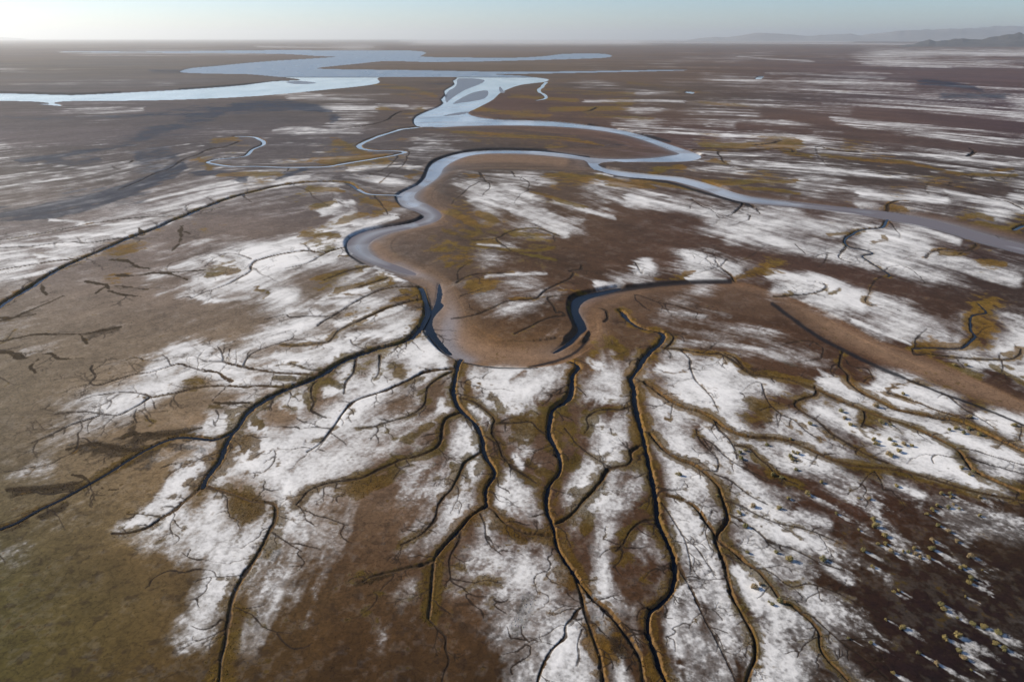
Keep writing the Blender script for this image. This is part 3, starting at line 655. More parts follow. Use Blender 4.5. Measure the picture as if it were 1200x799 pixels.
# drawn patches over the survey: kind -> [(half width, strength, line)]
PATCH = {
'N': [(6,1,[0,249,40,246,80,240,120,232,150,222,175,212,195,205,212,195]),(3,1,[0,256,60,251,110,241,150,229,180,217,207,203]),(5,.9,[52,187,80,191,112,188]),(2.5,.9,[20,190,60,183,100,177,130,173,155,168,172,163]),
      (6,.9,[165,160,180,155,200,148,225,140,250,133]),(4,.9,[250,132,280,125,320,122,350,124,378,130,392,139]),(5,.9,[160,184,185,180,207,182]),(3,.8,[1080,95,1120,100,1150,106]),(3,.7,[1105,112,1180,113]),(2,.7,[180,84,215,84.5]),(3,.8,[225,205,260,202,290,208]),(2.5,.9,[328,206,345,201,358,197]),(2,.6,[500,99,540,97]),
      (2,.7,[0,137,60,138,130,137,200,133]),(5,.5,[735,183,760,180,780,180]),(7,.4,[725,172,750,176,770,178])],
'S': [(.9,1,[470,48.3,560,47.8,700,48,850,48.6,1000,49.6]),(1.2,.9,[700,50,850,50.5,1000,51.5,1080,52.5]),(.8,.8,[70,61.4,160,61.2,240,61]),(1,.8,[300,55,380,56,440,55.5]),(.8,.7,[480,53,540,52.5]),(5,.85,[985,138,1020,146,1060,152,1110,158,1160,164,1200,166]),(1.8,.8,[960,121,1020,124,1100,128,1160,132,1200,134]),(4,.85,[830,156,870,158,910,158,960,163]),(3,.85,[720,146,760,149,790,153,840,157]),
      (2,.9,[900,86,940,87,980,90,1030,92]),(2.4,.9,[960,98,1010,101,1070,105]),(2.2,.8,[980,108,1060,115,1130,118]),(2.4,1,[1010,74,1060,77,1110,78]),(1.5,.9,[1040,64,1120,64,1200,65]),(1.3,.9,[1120,77,1160,76,1200,79]),(1.2,.8,[860,66,900,69,950,72]),
      (2.2,1,[825,182,870,187,930,194,1000,202,1060,207]),(2.5,.8,[840,190,900,198,960,203]),(2.2,1,[960,178,1020,180,1090,183,1150,184]),(3,.9,[1090,200,1140,200,1200,204]),(4,.9,[1010,228,1050,232,1110,236]),(4,.9,[1090,225,1150,235,1200,246]),
      (13,.86,[830,258,880,256,930,262,980,270]),(11,.8,[860,275,930,287,1000,302,1060,312]),(9,.9,[1040,280,1090,298,1140,312,1190,326]),(8,.9,[740,235,780,240,830,250]),(5,.8,[1010,262,1030,262]),(5,.9,[1050,265,1090,272,1120,282]),
      (3.5,1,[585,213,615,213,650,214]),(5,.85,[550,213,575,218,600,222,625,230]),(3.5,.8,[545,233,580,238,610,246,630,253]),(4.5,.78,[600,246,625,256,640,266,662,275]),(3,.65,[650,235,690,245,720,255]),(4,.75,[700,216,722,219]),(3,.7,[690,225,720,232,740,240]),
      (2.4,.6,[575,322,610,320,640,319]),(7,.9,[590,360,622,362]),(5,1,[695,333,718,330]),(8,1,[745,318,762,314]),(9,1,[812,303,840,308,860,316]),(3.5,1,[800,326,845,326]),(2.2,.9,[555,285,580,287]),
      (4,.7,[775,360,800,364,822,368]),(4,.5,[800,355,830,362,850,368]),(5,.65,[790,398,840,402,890,407]),(9,.84,[905,338,950,341,975,347,1015,362]),(3,1,[1000,375,1040,392,1062,402]),(5,.9,[900,322,925,325,950,332]),
      (4,1,[375,278,402,283]),(6,1,[290,290,330,290,380,287]),(8,1,[300,306,340,304,385,306]),(7,1,[250,300,262,306,280,310]),(10,1,[318,342,345,345]),(4,1,[375,356,410,352]),(3.5,1,[400,346,430,338,452,330]),(6,1,[400,380,440,368,470,360]),(7,.95,[315,388,360,378]),(5,1,[410,393,440,390,462,393]),(6,1,[385,403,410,406]),(5,1,[340,362,375,366]),(4,1,[440,310,460,322,470,327]),(4,.9,[240,328,270,320]),(4,.9,[225,345,260,352,290,348]),
      (3,1,[150,272,180,265,202,260]),(3,1,[70,277,110,273,150,276]),(3,1,[0,287,60,286,110,288]),(4,1,[18,308,45,305]),(2.5,1,[15,326,50,319,72,313]),(2.5,1,[45,298,72,302]),(2,.9,[60,256,120,262,170,258]),(3,.9,[215,245,240,240]),(3,.8,[130,205,165,192]),(2.2,.8,[0,206,40,202,70,204]),(2,.9,[40,192,70,196,100,199,130,196,152,190]),(2,.7,[80,215,130,210]),
      (4,1,[325,217,345,209,362,206]),(3.5,1,[410,198,440,195,478,193]),(4,1,[410,262,440,258,462,256]),(3,1,[375,270,402,268]),(4,.9,[375,250,410,238]),(3,1,[480,173,505,171]),(2.2,1,[515,174,542,177]),(3,1,[480,196,496,192]),(2.2,.9,[380,133,440,132]),(2,.8,[320,152,350,150,420,157]),(2.5,.7,[90,136,130,133,170,128]),(2,.8,[340,115,380,112]),(2,.7,[440,122,480,124]),(2,.8,[280,212,310,208]),(1.5,.9,[690,119,760,118,800,119]),(1.6,.7,[850,95,880,94]),
      (9,1,[115,482,160,472,195,458]),(8,1,[205,445,235,432,265,440]),(6,1,[225,420,245,412]),(14,1,[285,540,300,550,340,560]),(15,1,[345,512,380,492,400,480]),(8,1,[200,565,228,556]),(6,.9,[150,614,170,600,185,586,205,568]),(14,.95,[265,622,255,650,248,682]),(9,.6,[240,695,243,722]),(7,.9,[212,600,190,613]),(10,.9,[300,470,290,478,270,488]),(8,1,[330,420,370,420,400,415]),(6,1,[385,455,420,450]),(5,.9,[295,495,312,503]),
      (13,1,[555,445,590,462,640,445]),(9,1,[580,470,605,480]),(8,1,[500,418,520,426,505,408]),(9,1,[690,466,718,465]),(4,1,[550,477,572,497]),(9,1,[540,502,556,520]),(8,1,[586,570,584,595]),(9,1,[695,552,682,570]),(8,1,[700,495,705,500]),(5,1,[600,536,608,545]),(6,1,[692,425,702,428]),(8,.9,[515,475,520,482]),
      (11,1,[780,470,830,465,862,455]),(9,1,[818,430,845,436]),(7,1,[772,432,792,438]),(9,1,[830,508,850,525,862,548]),(8,1,[795,535,832,545]),(13,1,[790,600,820,640,842,700,848,745]),(11,1,[800,690,790,735,800,770]),(9,1,[868,560,890,578]),(8,.95,[870,640,900,650]),(11,1,[865,675,890,712]),(8,1,[960,480,1000,500,1040,518]),(9,1,[1070,520,1110,540,1150,570]),(8,1,[1070,508,1120,512,1160,530]),(7,1,[1030,455,1080,462,1120,478]),(7,1,[960,445,990,455]),(7,1,[1150,490,1190,505]),(8,.9,[930,600,965,615]),(8,.9,[960,660,990,680]),(5,.9,[1055,570,1085,582])],
'B': [(11,1,[700,262,740,268,800,282,860,292,920,305,960,315,1010,330,1060,342,1130,355]),(14,.9,[660,290,720,300,780,305]),(7,.95,[860,548,900,560,940,572,980,590,1010,603,1040,628,1060,668]),(18,1,[1055,600,1080,625,1100,665]),(12,1,[1060,690,1100,690,1160,690]),(16,.8,[1080,725,1130,715,1190,710]),(15,.9,[1035,712,1070,745,1090,762]),
      (7,.9,[1060,558,1110,575,1160,590,1210,602]),(9,.9,[945,598,985,613,1012,640]),(6,.8,[960,682,1000,692,1045,706]),(8,.9,[870,425,900,432,940,438,980,440,1015,446]),(10,1,[328,482,347,497]),(4.5,1,[603,446,614,436]),(5,1,[628,462,640,480]),(16,.9,[430,640,450,615,440,590]),(11,1,[165,497,210,491,228,486]),(10,1,[90,546,150,536]),(12,.9,[190,548,170,572,150,592]),(17,1,[742,690,735,675,755,680]),
      (6,1,[900,132,960,140,1000,144]),(8,1,[1000,160,1060,163,1130,172,1200,176]),(8,1,[1010,132,1080,138,1160,147,1200,152]),(3,1,[850,78,900,76,960,79,1040,82,1200,85]),(5,1,[1110,90,1200,92]),(5,.9,[870,148,950,155]),(6,.9,[1000,212,1060,217,1120,222,1180,226]),(5,.8,[930,234,1000,240]),(9,.9,[250,262,320,262,370,255]),(10,.9,[110,345,180,350,240,365]),(14,.9,[40,430,120,440,160,430]),(8,1,[20,160,100,158,170,150]),(8,1,[260,142,330,142,380,142]),(8,.9,[300,182,330,180,360,178]),
      (6,.7,[1150,640,1200,650]),(10,.8,[1120,650,1170,655])],
'V': [(7,.6,[640,104,690,108,740,110]),(5,.6,[690,134,730,137,765,138]),(5,.5,[740,98,800,106,830,110]),(4,.6,[560,128,600,132,650,136]),(4,.5,[470,110,500,118]),(3,.5,[820,120,880,126]),(6,1,[390,165,420,180,450,188]),(5,1,[375,192,420,187,450,183]),(4,1,[250,165,277,163]),(5,1,[235,185,245,196]),(3,.9,[330,203,300,202,260,205]),(2.4,.9,[530,155,570,157,620,160,660,163,705,170]),(3,.9,[482,140,500,146]),(4,.9,[488,202,478,206]),(5,1,[420,235,450,240,465,240,440,250]),(3.5,1,[360,220,402,222]),(3.5,1,[370,242,392,240]),(3.5,1,[400,256,440,246]),
      (7,1,[530,250,545,258,560,266,545,276]),(5,1,[560,250,582,258]),(4,1,[520,270,550,281,580,284]),(2.2,1,[570,288,610,298,645,304]),(2.2,1,[545,286,600,293,650,291]),(2.2,1,[598,276,645,276]),(6,.9,[560,330,545,340,578,335]),(3.5,.8,[520,310,552,305]),(3.5,1,[590,353,640,352]),(4,1,[655,350,665,365,672,372]),(2.5,1,[650,341,692,342]),(2.5,.9,[620,222,660,235,690,243]),
      (3.5,1,[640,205,700,207,724,213]),(3,1,[545,206,562,206]),(5,1,[716,214,762,219]),(3.5,1,[762,203,790,196,802,197]),(4,1,[825,172,860,172,888,170]),(3.5,1,[830,188,852,192]),(3.5,1,[915,170,942,167]),(3.5,1,[918,178,948,184]),(2.6,1,[960,182,1010,187,1060,190,1100,198,1130,205,1190,207]),(3.5,1,[1100,200,1122,204]),(2.5,1,[820,212,870,214,935,213]),(2.5,1,[870,219,935,228]),(3.5,1,[1163,200,1182,198]),(3.5,1,[1045,244,1062,245]),(4.5,1,[1128,256,1145,252,1162,256]),(3,1,[1060,250,1090,258,1120,262,1150,262,1195,272]),(4,1,[970,273,1002,270]),(4.5,1,[1028,284,1042,278]),(3.5,1,[1100,297,1132,296]),(4.5,1,[1148,304,1178,309]),(3,1,[1180,290,1205,300]),(2.5,.9,[740,212,800,220,850,226]),(3,.8,[600,112,640,115,680,118]),(4,.8,[650,128,700,127,740,122]),(4,.7,[440,100,470,103,510,112]),(3,.7,[450,128,480,133,500,128]),
      (3,1,[760,326,790,325,812,318]),(5,1,[857,325,870,320,902,318]),(3.5,1,[908,346,927,343]),(8,.9,[1145,375,1150,390,1140,402]),(4,1,[1143,362,1157,354]),(3.5,1,[1078,405,1122,405]),(5,1,[1085,421,1110,430,1145,442]),(5,1,[1180,416,1197,410]),(4,.9,[1160,430,1205,456]),
      (4,1,[368,326,395,320,422,314]),(4,1,[398,338,428,331]),(3.5,1,[438,336,457,330]),(3.5,1,[358,273,397,275]),(2.5,1,[398,299,417,300]),(3.5,1,[246,318,282,314]),(3.5,1,[300,338,312,345]),(4,.9,[470,340,485,345]),(3,.9,[460,350,480,348]),
      (4.5,1,[325,443,345,443]),(4.5,1,[243,476,275,479,292,475]),(6,1,[300,488,310,493]),(8,.9,[465,425,474,434]),(7,.8,[280,513,302,516]),(9,1,[272,591,302,596,285,603]),(4.5,1,[262,574,302,585]),(7,.9,[468,551,440,561]),(8,1,[452,562,415,568]),(5,1,[385,443,405,450]),(5,.9,[360,460,366,475]),
      (9,1,[600,492,640,495,625,508,600,503]),(6,1,[575,468,586,480]),(7,1,[665,490,658,482]),(9,1,[640,530,662,545,672,538]),(7,1,[575,618,600,627,612,632]),(9,1,[652,668,668,684]),(8,1,[648,575,642,560]),(7,1,[690,602,690,618]),(6,1,[545,452,545,465]),(7,.9,[470,452,490,443]),(6,.9,[505,498,480,512]),(6,1,[556,548,566,530]),(8,.9,[738,650,722,662]),(6,1,[750,455,746,472]),(8,1,[712,404,730,412]),(8,1,[895,480,880,470,902,490]),(6,1,[870,435,900,440,945,449]),(6,1,[940,464,932,476]),(6,1,[500,455,490,462]),(7,1,[615,545,640,560]),(7,.9,[672,575,690,580]),(6,.9,[530,545,545,560]),(6,1,[595,515,620,520]),(6,1,[685,485,700,492])],
'D': [(7,1,[82,525,110,521,145,527]),(5,1,[160,516,175,511,200,508,235,504]),(6,1,[152,498,160,512]),(6,1,[10,574,60,570,95,566]),(7,1,[30,610,0,619]),(6,1,[50,603,75,590]),(7,1,[148,542,170,530,182,524]),(4,.9,[190,520,240,526]),(4,.9,[262,516,292,517]),(7,1,[506,668,504,700]),(4.5,1,[420,684,440,677,475,667]),(5,1,[318,652,326,638]),(8,.8,[700,722,735,765]),(8,.9,[622,700,612,722,600,752]),(6,.8,[570,770,590,775]),(6,.9,[118,485,122,490]),(5,.9,[100,395,115,389,135,385]),(4,.9,[0,372,30,366]),(5,.7,[560,345,580,338]),
      (6,.9,[640,628,620,628,605,630]),(8,.8,[620,565,600,552])]}


def patch(kind):
    F = np.zeros((R, C), F32)
    for hw, st, ln in PATCH[kind]:
        if kind == 'N': hw = hw * 1.15
        P = smooth_line(np.array(pts_of(ln), float), 3) if len(ln) > 4 else np.array(pts_of(ln), float)
        for i in range(len(P) - 1):
            a, b = P[i], P[i + 1]; m = hw * 1.5 + 24
            r0 = max(0, np.searchsorted(VS, min(a[1], b[1]) - m)); r1 = min(R, np.searchsorted(VS, max(a[1], b[1]) + m))
            c0 = max(0, np.searchsorted(US, min(a[0], b[0]) - m)); c1 = min(C, np.searchsorted(US, max(a[0], b[0]) + m))
            if r0 >= r1 or c0 >= c1: continue
            sl = (slice(r0, r1), slice(c0, c1))
            qx = UU2[sl] - a[0]; qy = VV2[sl] - a[1]; dx, dy = b - a
            t = np.clip((qx * dx + qy * dy) / (dx * dx + dy * dy + 1e-9), 0, 1)
            d = np.hypot(qx - t * dx, qy - t * dy)
            np.maximum(F[sl], (st if kind != 'S' or a[1] > 225 else st * .62) * (1 - sstep(.0 if kind in 'SV' else .35, 1.9 if kind == 'S' else 1.7, d / hw)), out=F[sl])
    return F


UU2 = U2 + warp_u * .45 + FU * SK * 5; VV2 = V2 + (warp_v * .45 + FV * SK * 5) * np.clip(VV / 300, .2, 1)
S = cover('S'); Vg = cover('V'); Dk = cover('D'); Nv = cover('N')
lowright = sstep(930, 1000, U2) * sstep(555, 600, V2)
Vg *= 1 - .9 * lowright; Dk *= 1 - .9 * lowright
S *= 1 - (.40 + .38 * sstep(1010, 1070, U2) * sstep(620, 670, V2)) * lowright
Pb = patch('B')
S = np.maximum(S, np.maximum(.33 * sstep(150, 180, V2) * sstep(275, 240, V2) * sstep(520, 380, U2), .29 * sstep(85, 110, V2) * sstep(260, 215, V2) * sstep(760, 860, U2)))
S = S * (1 - .16 * sstep(250, 290, V2) * sstep(440, 400, V2) * sstep(500, 440, U2))
S = np.maximum(S * (.70 + .27 * sstep(190, 300, V2)) * (1 - Pb), patch('S') * 1.0)
Vg = np.maximum(Vg * .62, patch('V')); Dk = np.maximum(Dk * .6, patch('D')); Nv = np.maximum(Nv * .5, patch('N'))
# salt blown into the lee of the shrubs
TAIL = np.zeros((R, C))
for u, v, dpx in SHRUBS:
    if v < 545 or u < 860: continue
    x0, y0 = ground(u + 2, v + 1); k = (2.6 if v > 690 else 2.2) * dpx * random.uniform(.7, 1.45)
    x1, y1 = ground(u + k * 1.75, v + k * .98)
    r = 1.0; a, b = np.array([x0, y0]), np.array([x1, y1])
    wd = dpx * .60 * (float(y0) * CP + H * SP) / FPX * random.uniform(.6, 1.25)
    sl = window(min(x0, x1) - wd * 3, max(x0, x1) + wd * 3, min(y0, y1) - wd * 3, max(y0, y1) + wd * 3)
    d, t = seg_dist(sl, a, b)
    prof = wd * (.45 + .75 * np.sin(np.clip(t * 1.1, 0, 1) * math.pi) ** .8 + .5 * t) * (1 + .25 * N2[sl] + .3 * N3[sl])
    np.maximum(TAIL[sl], (1 - sstep(.35, 1.5, d / prof)) * (1 - .6 * t), out=TAIL[sl])

near = sstep(330, 130, Yf)
mid = sstep(380, 800, Yf); N5 = fbm(.38, 2, 87)
FINE = fbm(14, 3, 88, .8) + ST_M * .5
salt_f = S * (1 - .12 * mid) + SK * (.18 + .08 * mid + .16 * sstep(250, 290, V2) * sstep(440, 400, V2) * sstep(520, 440, U2)) + FINE * (.12 + .40 * mid) + N2 * .14 + N3 * .15 + N4 * (.13 + .10 * near) + N5 * .10 * near
veil = sstep(.06, .85, S + SK * (.18 + .1 * mid) + N2 * .09 + N1 * .06 + N3 * .08 + (N4 + N5) * .06) * sstep(.0, .2, S)
crust = sstep(.40, .86, salt_f) * sstep(.02, .25, S + .1 * far + .02)
salt = 1 - (1 - .50 * veil) * (1 - .90 * crust)
salt = np.maximum(salt, .07 * sstep(.1, .9, N2 + N3))
salt = np.maximum(salt, TAIL * sstep(-.5, .2, SK * .5 + N3 * .5 + TAIL * .9 - .3))
vegF = np.maximum(Vg, FR * (.95 - .25 * sstep(850, 950, U2) * sstep(520, 580, V2)))
veg = sstep(.04, .2, vegF) * sstep(.36, .74, vegF + SK * .22 + N2 * .30 + N3 * .28 + N4 * .12) * .95
dark = sstep(.04, .2, Dk) * sstep(.42, .95, Dk + SK * .34 + N2 * .25 + N3 * .2)
navy = sstep(.22, .85, Nv + SK * .34 + N1 * .10 + FINE * .34) * sstep(.06, .25, Nv)
veg = np.where(DK > .4, np.maximum(veg, 0), veg)
DKM = sstep(.03, .18, DK) * sstep(.40, .62, DK + N2 * .55 + FINE * .26 * (DK > .02) + N3 * .45 + N4 * .2)

tg = np.array([[lin(c) for c in row] for row in TONE])
kk = np.clip(np.searchsorted(TONE_V, V2[:, 0], 'right') - 1, 0, len(TONE_V) - 2); tv = np.array(TONE_V, float)
ff = np.clip((V2[:, 0] - tv[kk]) / (tv[kk + 1] - tv[kk]), 0, 1)
cu = np.clip(US / 200, 0, 5.999); jj = cu.astype(int); hh = (cu - jj)[None, :, None]
rowc = tg[kk] * (1 - ff)[:, None, None] + tg[kk + 1] * ff[:, None, None]
base = rowc[:, jj] * (1 - hh) + rowc[:, jj + 1] * hh
TONEGAIN = (.66 + .10 * sstep(330, 200, V2) + .30 * sstep(480, 250, U2) * sstep(680, 560, V2) * sstep(150, 260, V2))[..., None]
SMO = np.maximum(sstep(520, 300, U2) * sstep(430, 520, V2), np.clip(MUD, 0, 1))
base = base * TONEGAIN * (1 + (SK * .10 + ST_F * .08 + N1 * (.13 - .08 * SMO) + N2 * (.09 - .03 * SMO) + N3 * .08 + N4 * .08))[..., None]
SMO_ = 0
tint = (NF * .08)[..., None] * np.array([1.0, .2, -.9]); base = base * (1 + tint)


lum = base @ np.array([.25, .6, .15])
base = np.clip(lum[..., None] + (base - lum[..., None]) * 1.30, .006, 1)
base = base * (1 - .30 * sstep(960, 1120, U2) * sstep(560, 700, V2))[..., None]


def mix(a, col, m):
    return a + (np.asarray(col) - a) * m[..., None]


def var(col, n, amp): return np.asarray(col)[None, None, :] * (1 + amp * n)[..., None]


colr = base
# dark speckled crust in the lower middle
spk = sstep(.25, .7, fbm(2.6, 3, 130) + .35 * sstep(0, 1, 1 - np.hypot((U2 - 600) / 130, (V2 - 715) / 110)) - .12) * sstep(250, 90, Yf)
colr = mix(colr, lin((44, 33, 24)), spk * .55 * (1 - salt * .5))
colr = mix(colr, lin((26, 29, 42)), navy * .9)
dcol = var(lin((50, 37, 18)), N2 + N3, .3)
colr = mix(colr, dcol, dark * .85)
VEGB = (.62 + .52 * sstep(140, 330, Yf))[..., None]
vcol = VEGB * var(lin((96, 74, 25)), N2 * .8 + N3 + SK * .4, .3) * (1 + (N1 * .25)[..., None] * np.array([.8, .1, -.2]))
saltcol = var(np.array([.66, .655, .64]), N2 * .5 + N3 * .5 + SK * .4 + ST_S * .4, .10)
sm = np.clip(salt, 0, 1) * (1 - .30 * mid + .22 * mid * sstep(.7, 1.1, salt_f)) * (1 - MUD * (1 - .55 * sstep(.3, .8, S)) * (1 - .0))
colr = mix(colr, saltcol, np.clip((.55 - .3 * lowright) * veil + .03 * sstep(.1, .9, N2 + N3), 0, 1) * (1 - MUD * (1 - .55 * sstep(.3, .8, S))) * (1 - .8 * navy))
colr = mix(colr, vcol, veg * .93 * (1 - .9 * MUD))
colr = mix(colr, lin((52, 39, 19)), DKM * .95)
# mud flats: smooth, banded along the water's edge
band = vnoise(MUDIN / 2.2 + N1 * .8, MUDIN * 0, 140) * .5 + vnoise(MUDIN / 6.0 + N1, MUDIN * 0 + 4, 141)
mcol = base * np.array([1.40, 1.32, 1.22]) * (1.02 + .16 * band + .06 * ST_M)[..., None]
colr = mix(colr, mcol, MUD * (1 - sm) * (1 - .35 * veg))
rim = inM * (1 - sstep(0, 1, MUDIN / 22.0)) * MUD
colr = mix(colr, var(lin((146, 116, 84)), band + N2, .2), np.clip(rim, 0, 1) * .4 * (1 - sm))
wetc = var(lin((112, 109, 110)), band, .08)
colr = mix(colr, wetc, np.clip(WET * 1.1, 0, 1) * sstep(.1, .6, MUD))
colr = mix(colr, lin((120, 126, 132)), inBar * .85)
colr = mix(colr, lin((90, 92, 92)), inW & ~inBar)
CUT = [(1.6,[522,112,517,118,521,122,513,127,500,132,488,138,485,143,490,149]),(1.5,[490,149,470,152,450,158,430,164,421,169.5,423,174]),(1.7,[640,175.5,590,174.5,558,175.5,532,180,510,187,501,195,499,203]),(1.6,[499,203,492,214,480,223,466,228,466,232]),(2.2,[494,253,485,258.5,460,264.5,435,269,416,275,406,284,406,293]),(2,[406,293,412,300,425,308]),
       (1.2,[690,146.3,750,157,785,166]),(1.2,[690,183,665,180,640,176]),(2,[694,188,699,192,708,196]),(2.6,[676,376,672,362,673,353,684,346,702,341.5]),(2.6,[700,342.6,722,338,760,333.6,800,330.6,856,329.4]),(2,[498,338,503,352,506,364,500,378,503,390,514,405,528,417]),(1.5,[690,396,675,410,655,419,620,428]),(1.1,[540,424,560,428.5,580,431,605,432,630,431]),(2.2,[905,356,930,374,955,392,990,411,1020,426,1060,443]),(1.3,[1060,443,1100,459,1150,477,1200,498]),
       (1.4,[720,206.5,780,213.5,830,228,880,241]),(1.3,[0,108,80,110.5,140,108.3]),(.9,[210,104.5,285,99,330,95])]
BANK_WET_SHADE = np.zeros((R, C))
UU2, VV2 = U2 + N2 * .5, V2 + N3 * .3
PATCH['T'] = [(11,1,[505,320,524,345,534,375,546,400,575,414,610,417,645,407,668,394]),(11,1,[702,396,704,376,716,362,742,351,790,346,850,344,890,350,920,361,960,379]),(9,.8,[745,365,790,358,850,356,900,366]),(11,1,[960,379,1010,402,1060,423,1110,441,1160,461,1200,478,1260,505]),(6,.8,[500,200,515,190,545,184,600,183,660,188]),(6,.9,[440,286,455,300,490,316]),(7,.7,[505,225,520,240,528,255,515,265,480,275])]
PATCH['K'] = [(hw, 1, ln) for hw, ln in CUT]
TAN = patch('T') * (np.clip(MUD, 0, 1) * .7 + .3) * (1 - inW)
colr = mix(colr, var(lin((130, 105, 83)), band + ST_M * .6, .07), np.clip(TAN, 0, 1) * .8)
colr = mix(colr, var(lin((134, 128, 128)), band, .06), np.clip(np.exp(-(dwl / 5.0) ** 2) * MUD, 0, 1) * .85)
BANK_WET_SHADE = patch('K')
colr = mix(colr, lin((24, 25, 30)), np.clip(BANK_WET_SHADE, 0, 1) * .9)  # bank shade painted into the colour, along with dark wet mud at its foot
# creek beds: tan mud banks, dark wet bottom
inC = (1 - sstep(.85, 1.25, nC)) * CS
bankc = var(lin((120, 93, 58)), N2 + N3, .40)
bankc = mix(bankc, vcol * 1.1, sstep(-.1, .5, N2 + N3 * .8) * .75)
rill = var(lin((46, 36, 28)), N3 + N2, .25)
rim2 = FRB * (1 - np.clip(MUD, 0, 1)) * sstep(.2, .7, BIG + .25)
colr = mix(colr, vcol * .7, sstep(.35, .65, rim2 * .9 + N3 * .4 + N2 * .3 + N4 * .2) * (1 - inC) * .8)
cb = rill + (bankc - rill) * BIG[..., None]
colr = mix(colr, cb, inC * np.clip(.9 + BIG, 0, 1))
colr = mix(colr, lin((26, 24, 24)), (1 - sstep(.25, .6, nC)) * np.clip(BIG * 1.2 - .1, 0, 1) * .9)
colr = np.clip(colr, .008, .85)
vegmask = np.clip(np.maximum(veg * (1 - .9 * MUD), np.maximum(dark, DKM)) * (1 - inC) * (1 - inW), 0, 1)
saltF = np.clip(np.maximum(salt_f, TAIL * .84 + N3 * .08 + N4 * .12 + ST_S * .05), 0, 1.5) / 1.5
saltcap = (1 - inC * np.clip(.8 + BIG, 0, 1)) * (1 - .93 * veg * (1 - .9 * MUD)) * (1 - .9 * dark) * (1 - DKM) * (1 - .85 * navy) * (1 - MUD * (1 - .6 * sstep(.2, .7, S))) * (1 - np.clip(BANK_WET_SHADE, 0, 1)) * (1 - .85 * np.clip(TAN, 0, 1)) * (1 - inW) * (1 - .40 * mid + .2 * mid * sstep(.7, 1.1, salt_f)) * (1 - .8 * sstep(.35, .65, rim2 * .9 + N3 * .4 + N2 * .3))
saltcap = np.clip(saltcap * sstep(.02, .2, np.maximum(S, TAIL)), 0, 1) * .95
wetm = np.clip(np.maximum(np.maximum(WET, inBar * .9), np.maximum(navy * .6, (1 - sstep(.25, .6, nC)) * BIG)), 0, 1)


# ------------------------------------------------------------------ mesh helpers
def mesh_from_arrays(name, co, quads, mat, smooth=True):
    me = bpy.data.meshes.new(name)
    nv, nf = len(co), len(quads)
    me.vertices.add(nv); me.vertices.foreach_set('co', np.ascontiguousarray(co, F32).ravel())
    k = quads.shape[1]
    me.loops.add(nf * k); me.loops.foreach_set('vertex_index', np.ascontiguousarray(quads, np.int32).ravel())
    me.polygons.add(nf)
    me.polygons.foreach_set('loop_start', np.arange(0, nf * k, k, dtype=np.int32))
    me.polygons.foreach_set('use_smooth', np.full(nf, smooth))
    me.update(calc_edges=True); me.validate()
    if mat: me.materials.append(mat)
    return me


def link(name, me, parent=None):
    o = bpy.data.objects.new(name, me); COL.objects.link(o)
    if parent: o.parent = parent
    return o


def new_mat(name):
    m = bpy.data.materials.new(name); m.use_nodes = True
    nt = m.node_tree
    return m, nt, nt.nodes['Principled BSDF']


def node(nt, typ, **kw):
    n = nt.nodes.new(typ)
    for k, v in kw.items(): setattr(n, k, v)
    return n


# ground material
gm, nt, bs = new_mat('ground_mud_salt_weed')
lk = nt.links.new
a1 = node(nt, 'ShaderNodeAttribute', attribute_name='albedo'); a2 = node(nt, 'ShaderNodeAttribute', attribute_name='cover')
tc = node(nt, 'ShaderNodeTexCoord')
sep = node(nt, 'ShaderNodeSeparateColor'); lk(a2.outputs['Color'], sep.inputs[0])
n1 = node(nt, 'ShaderNodeTexNoise'); n1.inputs['Scale'].default_value = 1.1; n1.inputs['Detail'].default_value = 5; n1.inputs['Roughness'].default_value = .65
n2 = node(nt, 'ShaderNodeTexNoise'); n2.inputs['Scale'].default_value = .16; n2.inputs['Detail'].default_value = 6; n2.inputs['Roughness'].default_value = .6
lk(tc.outputs['Object'], n1.inputs['Vector']); lk(tc.outputs['Object'], n2.inputs['Vector'])
r1 = node(nt, 'ShaderNodeMapRange'); r1.inputs[1].default_value = .3; r1.inputs[2].default_value = .7; r1.inputs[3].default_value = .72; r1.inputs[4].default_value = 1.26
r2 = node(nt, 'ShaderNodeMapRange'); r2.inputs[1].default_value = .3; r2.inputs[2].default_value = .7; r2.inputs[3].default_value = .86; r2.inputs[4].default_value = 1.13
lk(n1.outputs[0], r1.inputs[0]); lk(n2.outputs[0], r2.inputs[0])
mm = node(nt, 'ShaderNodeMath', operation='MULTIPLY'); lk(r1.outputs[0], mm.inputs[0]); lk(r2.outputs[0], mm.inputs[1])
# wet ground is smoother in tone
flat = node(nt, 'ShaderNodeMix'); flat.inputs[3].default_value = 1.0
lk(sep.outputs[2], flat.inputs[0]); lk(mm.outputs[0], flat.inputs[2])
vor = node(nt, 'ShaderNodeTexVoronoi', feature='DISTANCE_TO_EDGE'); vor.inputs['Scale'].default_value = .23
dst = node(nt, 'ShaderNodeVectorMath', operation='SCALE'); lk(n2.outputs['Color'], dst.inputs[0]); dst.inputs['Scale'].default_value = 7.0
dsa = node(nt, 'ShaderNodeVectorMath', operation='ADD'); lk(tc.outputs['Object'], dsa.inputs[0]); lk(dst.outputs[0], dsa.inputs[1]); lk(dsa.outputs[0], vor.inputs['Vector'])
vr = node(nt, 'ShaderNodeMapRange', interpolation_type='SMOOTHSTEP'); vr.inputs[1].default_value = .0; vr.inputs[2].default_value = .055; vr.inputs[3].default_value = .74; vr.inputs[4].default_value = 1.0; lk(vor.outputs['Distance'], vr.inputs[0])
nsp = node(nt, 'ShaderNodeTexNoise'); nsp.inputs['Scale'].default_value = 1.9; nsp.inputs['Detail'].default_value = 3; lk(tc.outputs['Object'], nsp.inputs['Vector'])
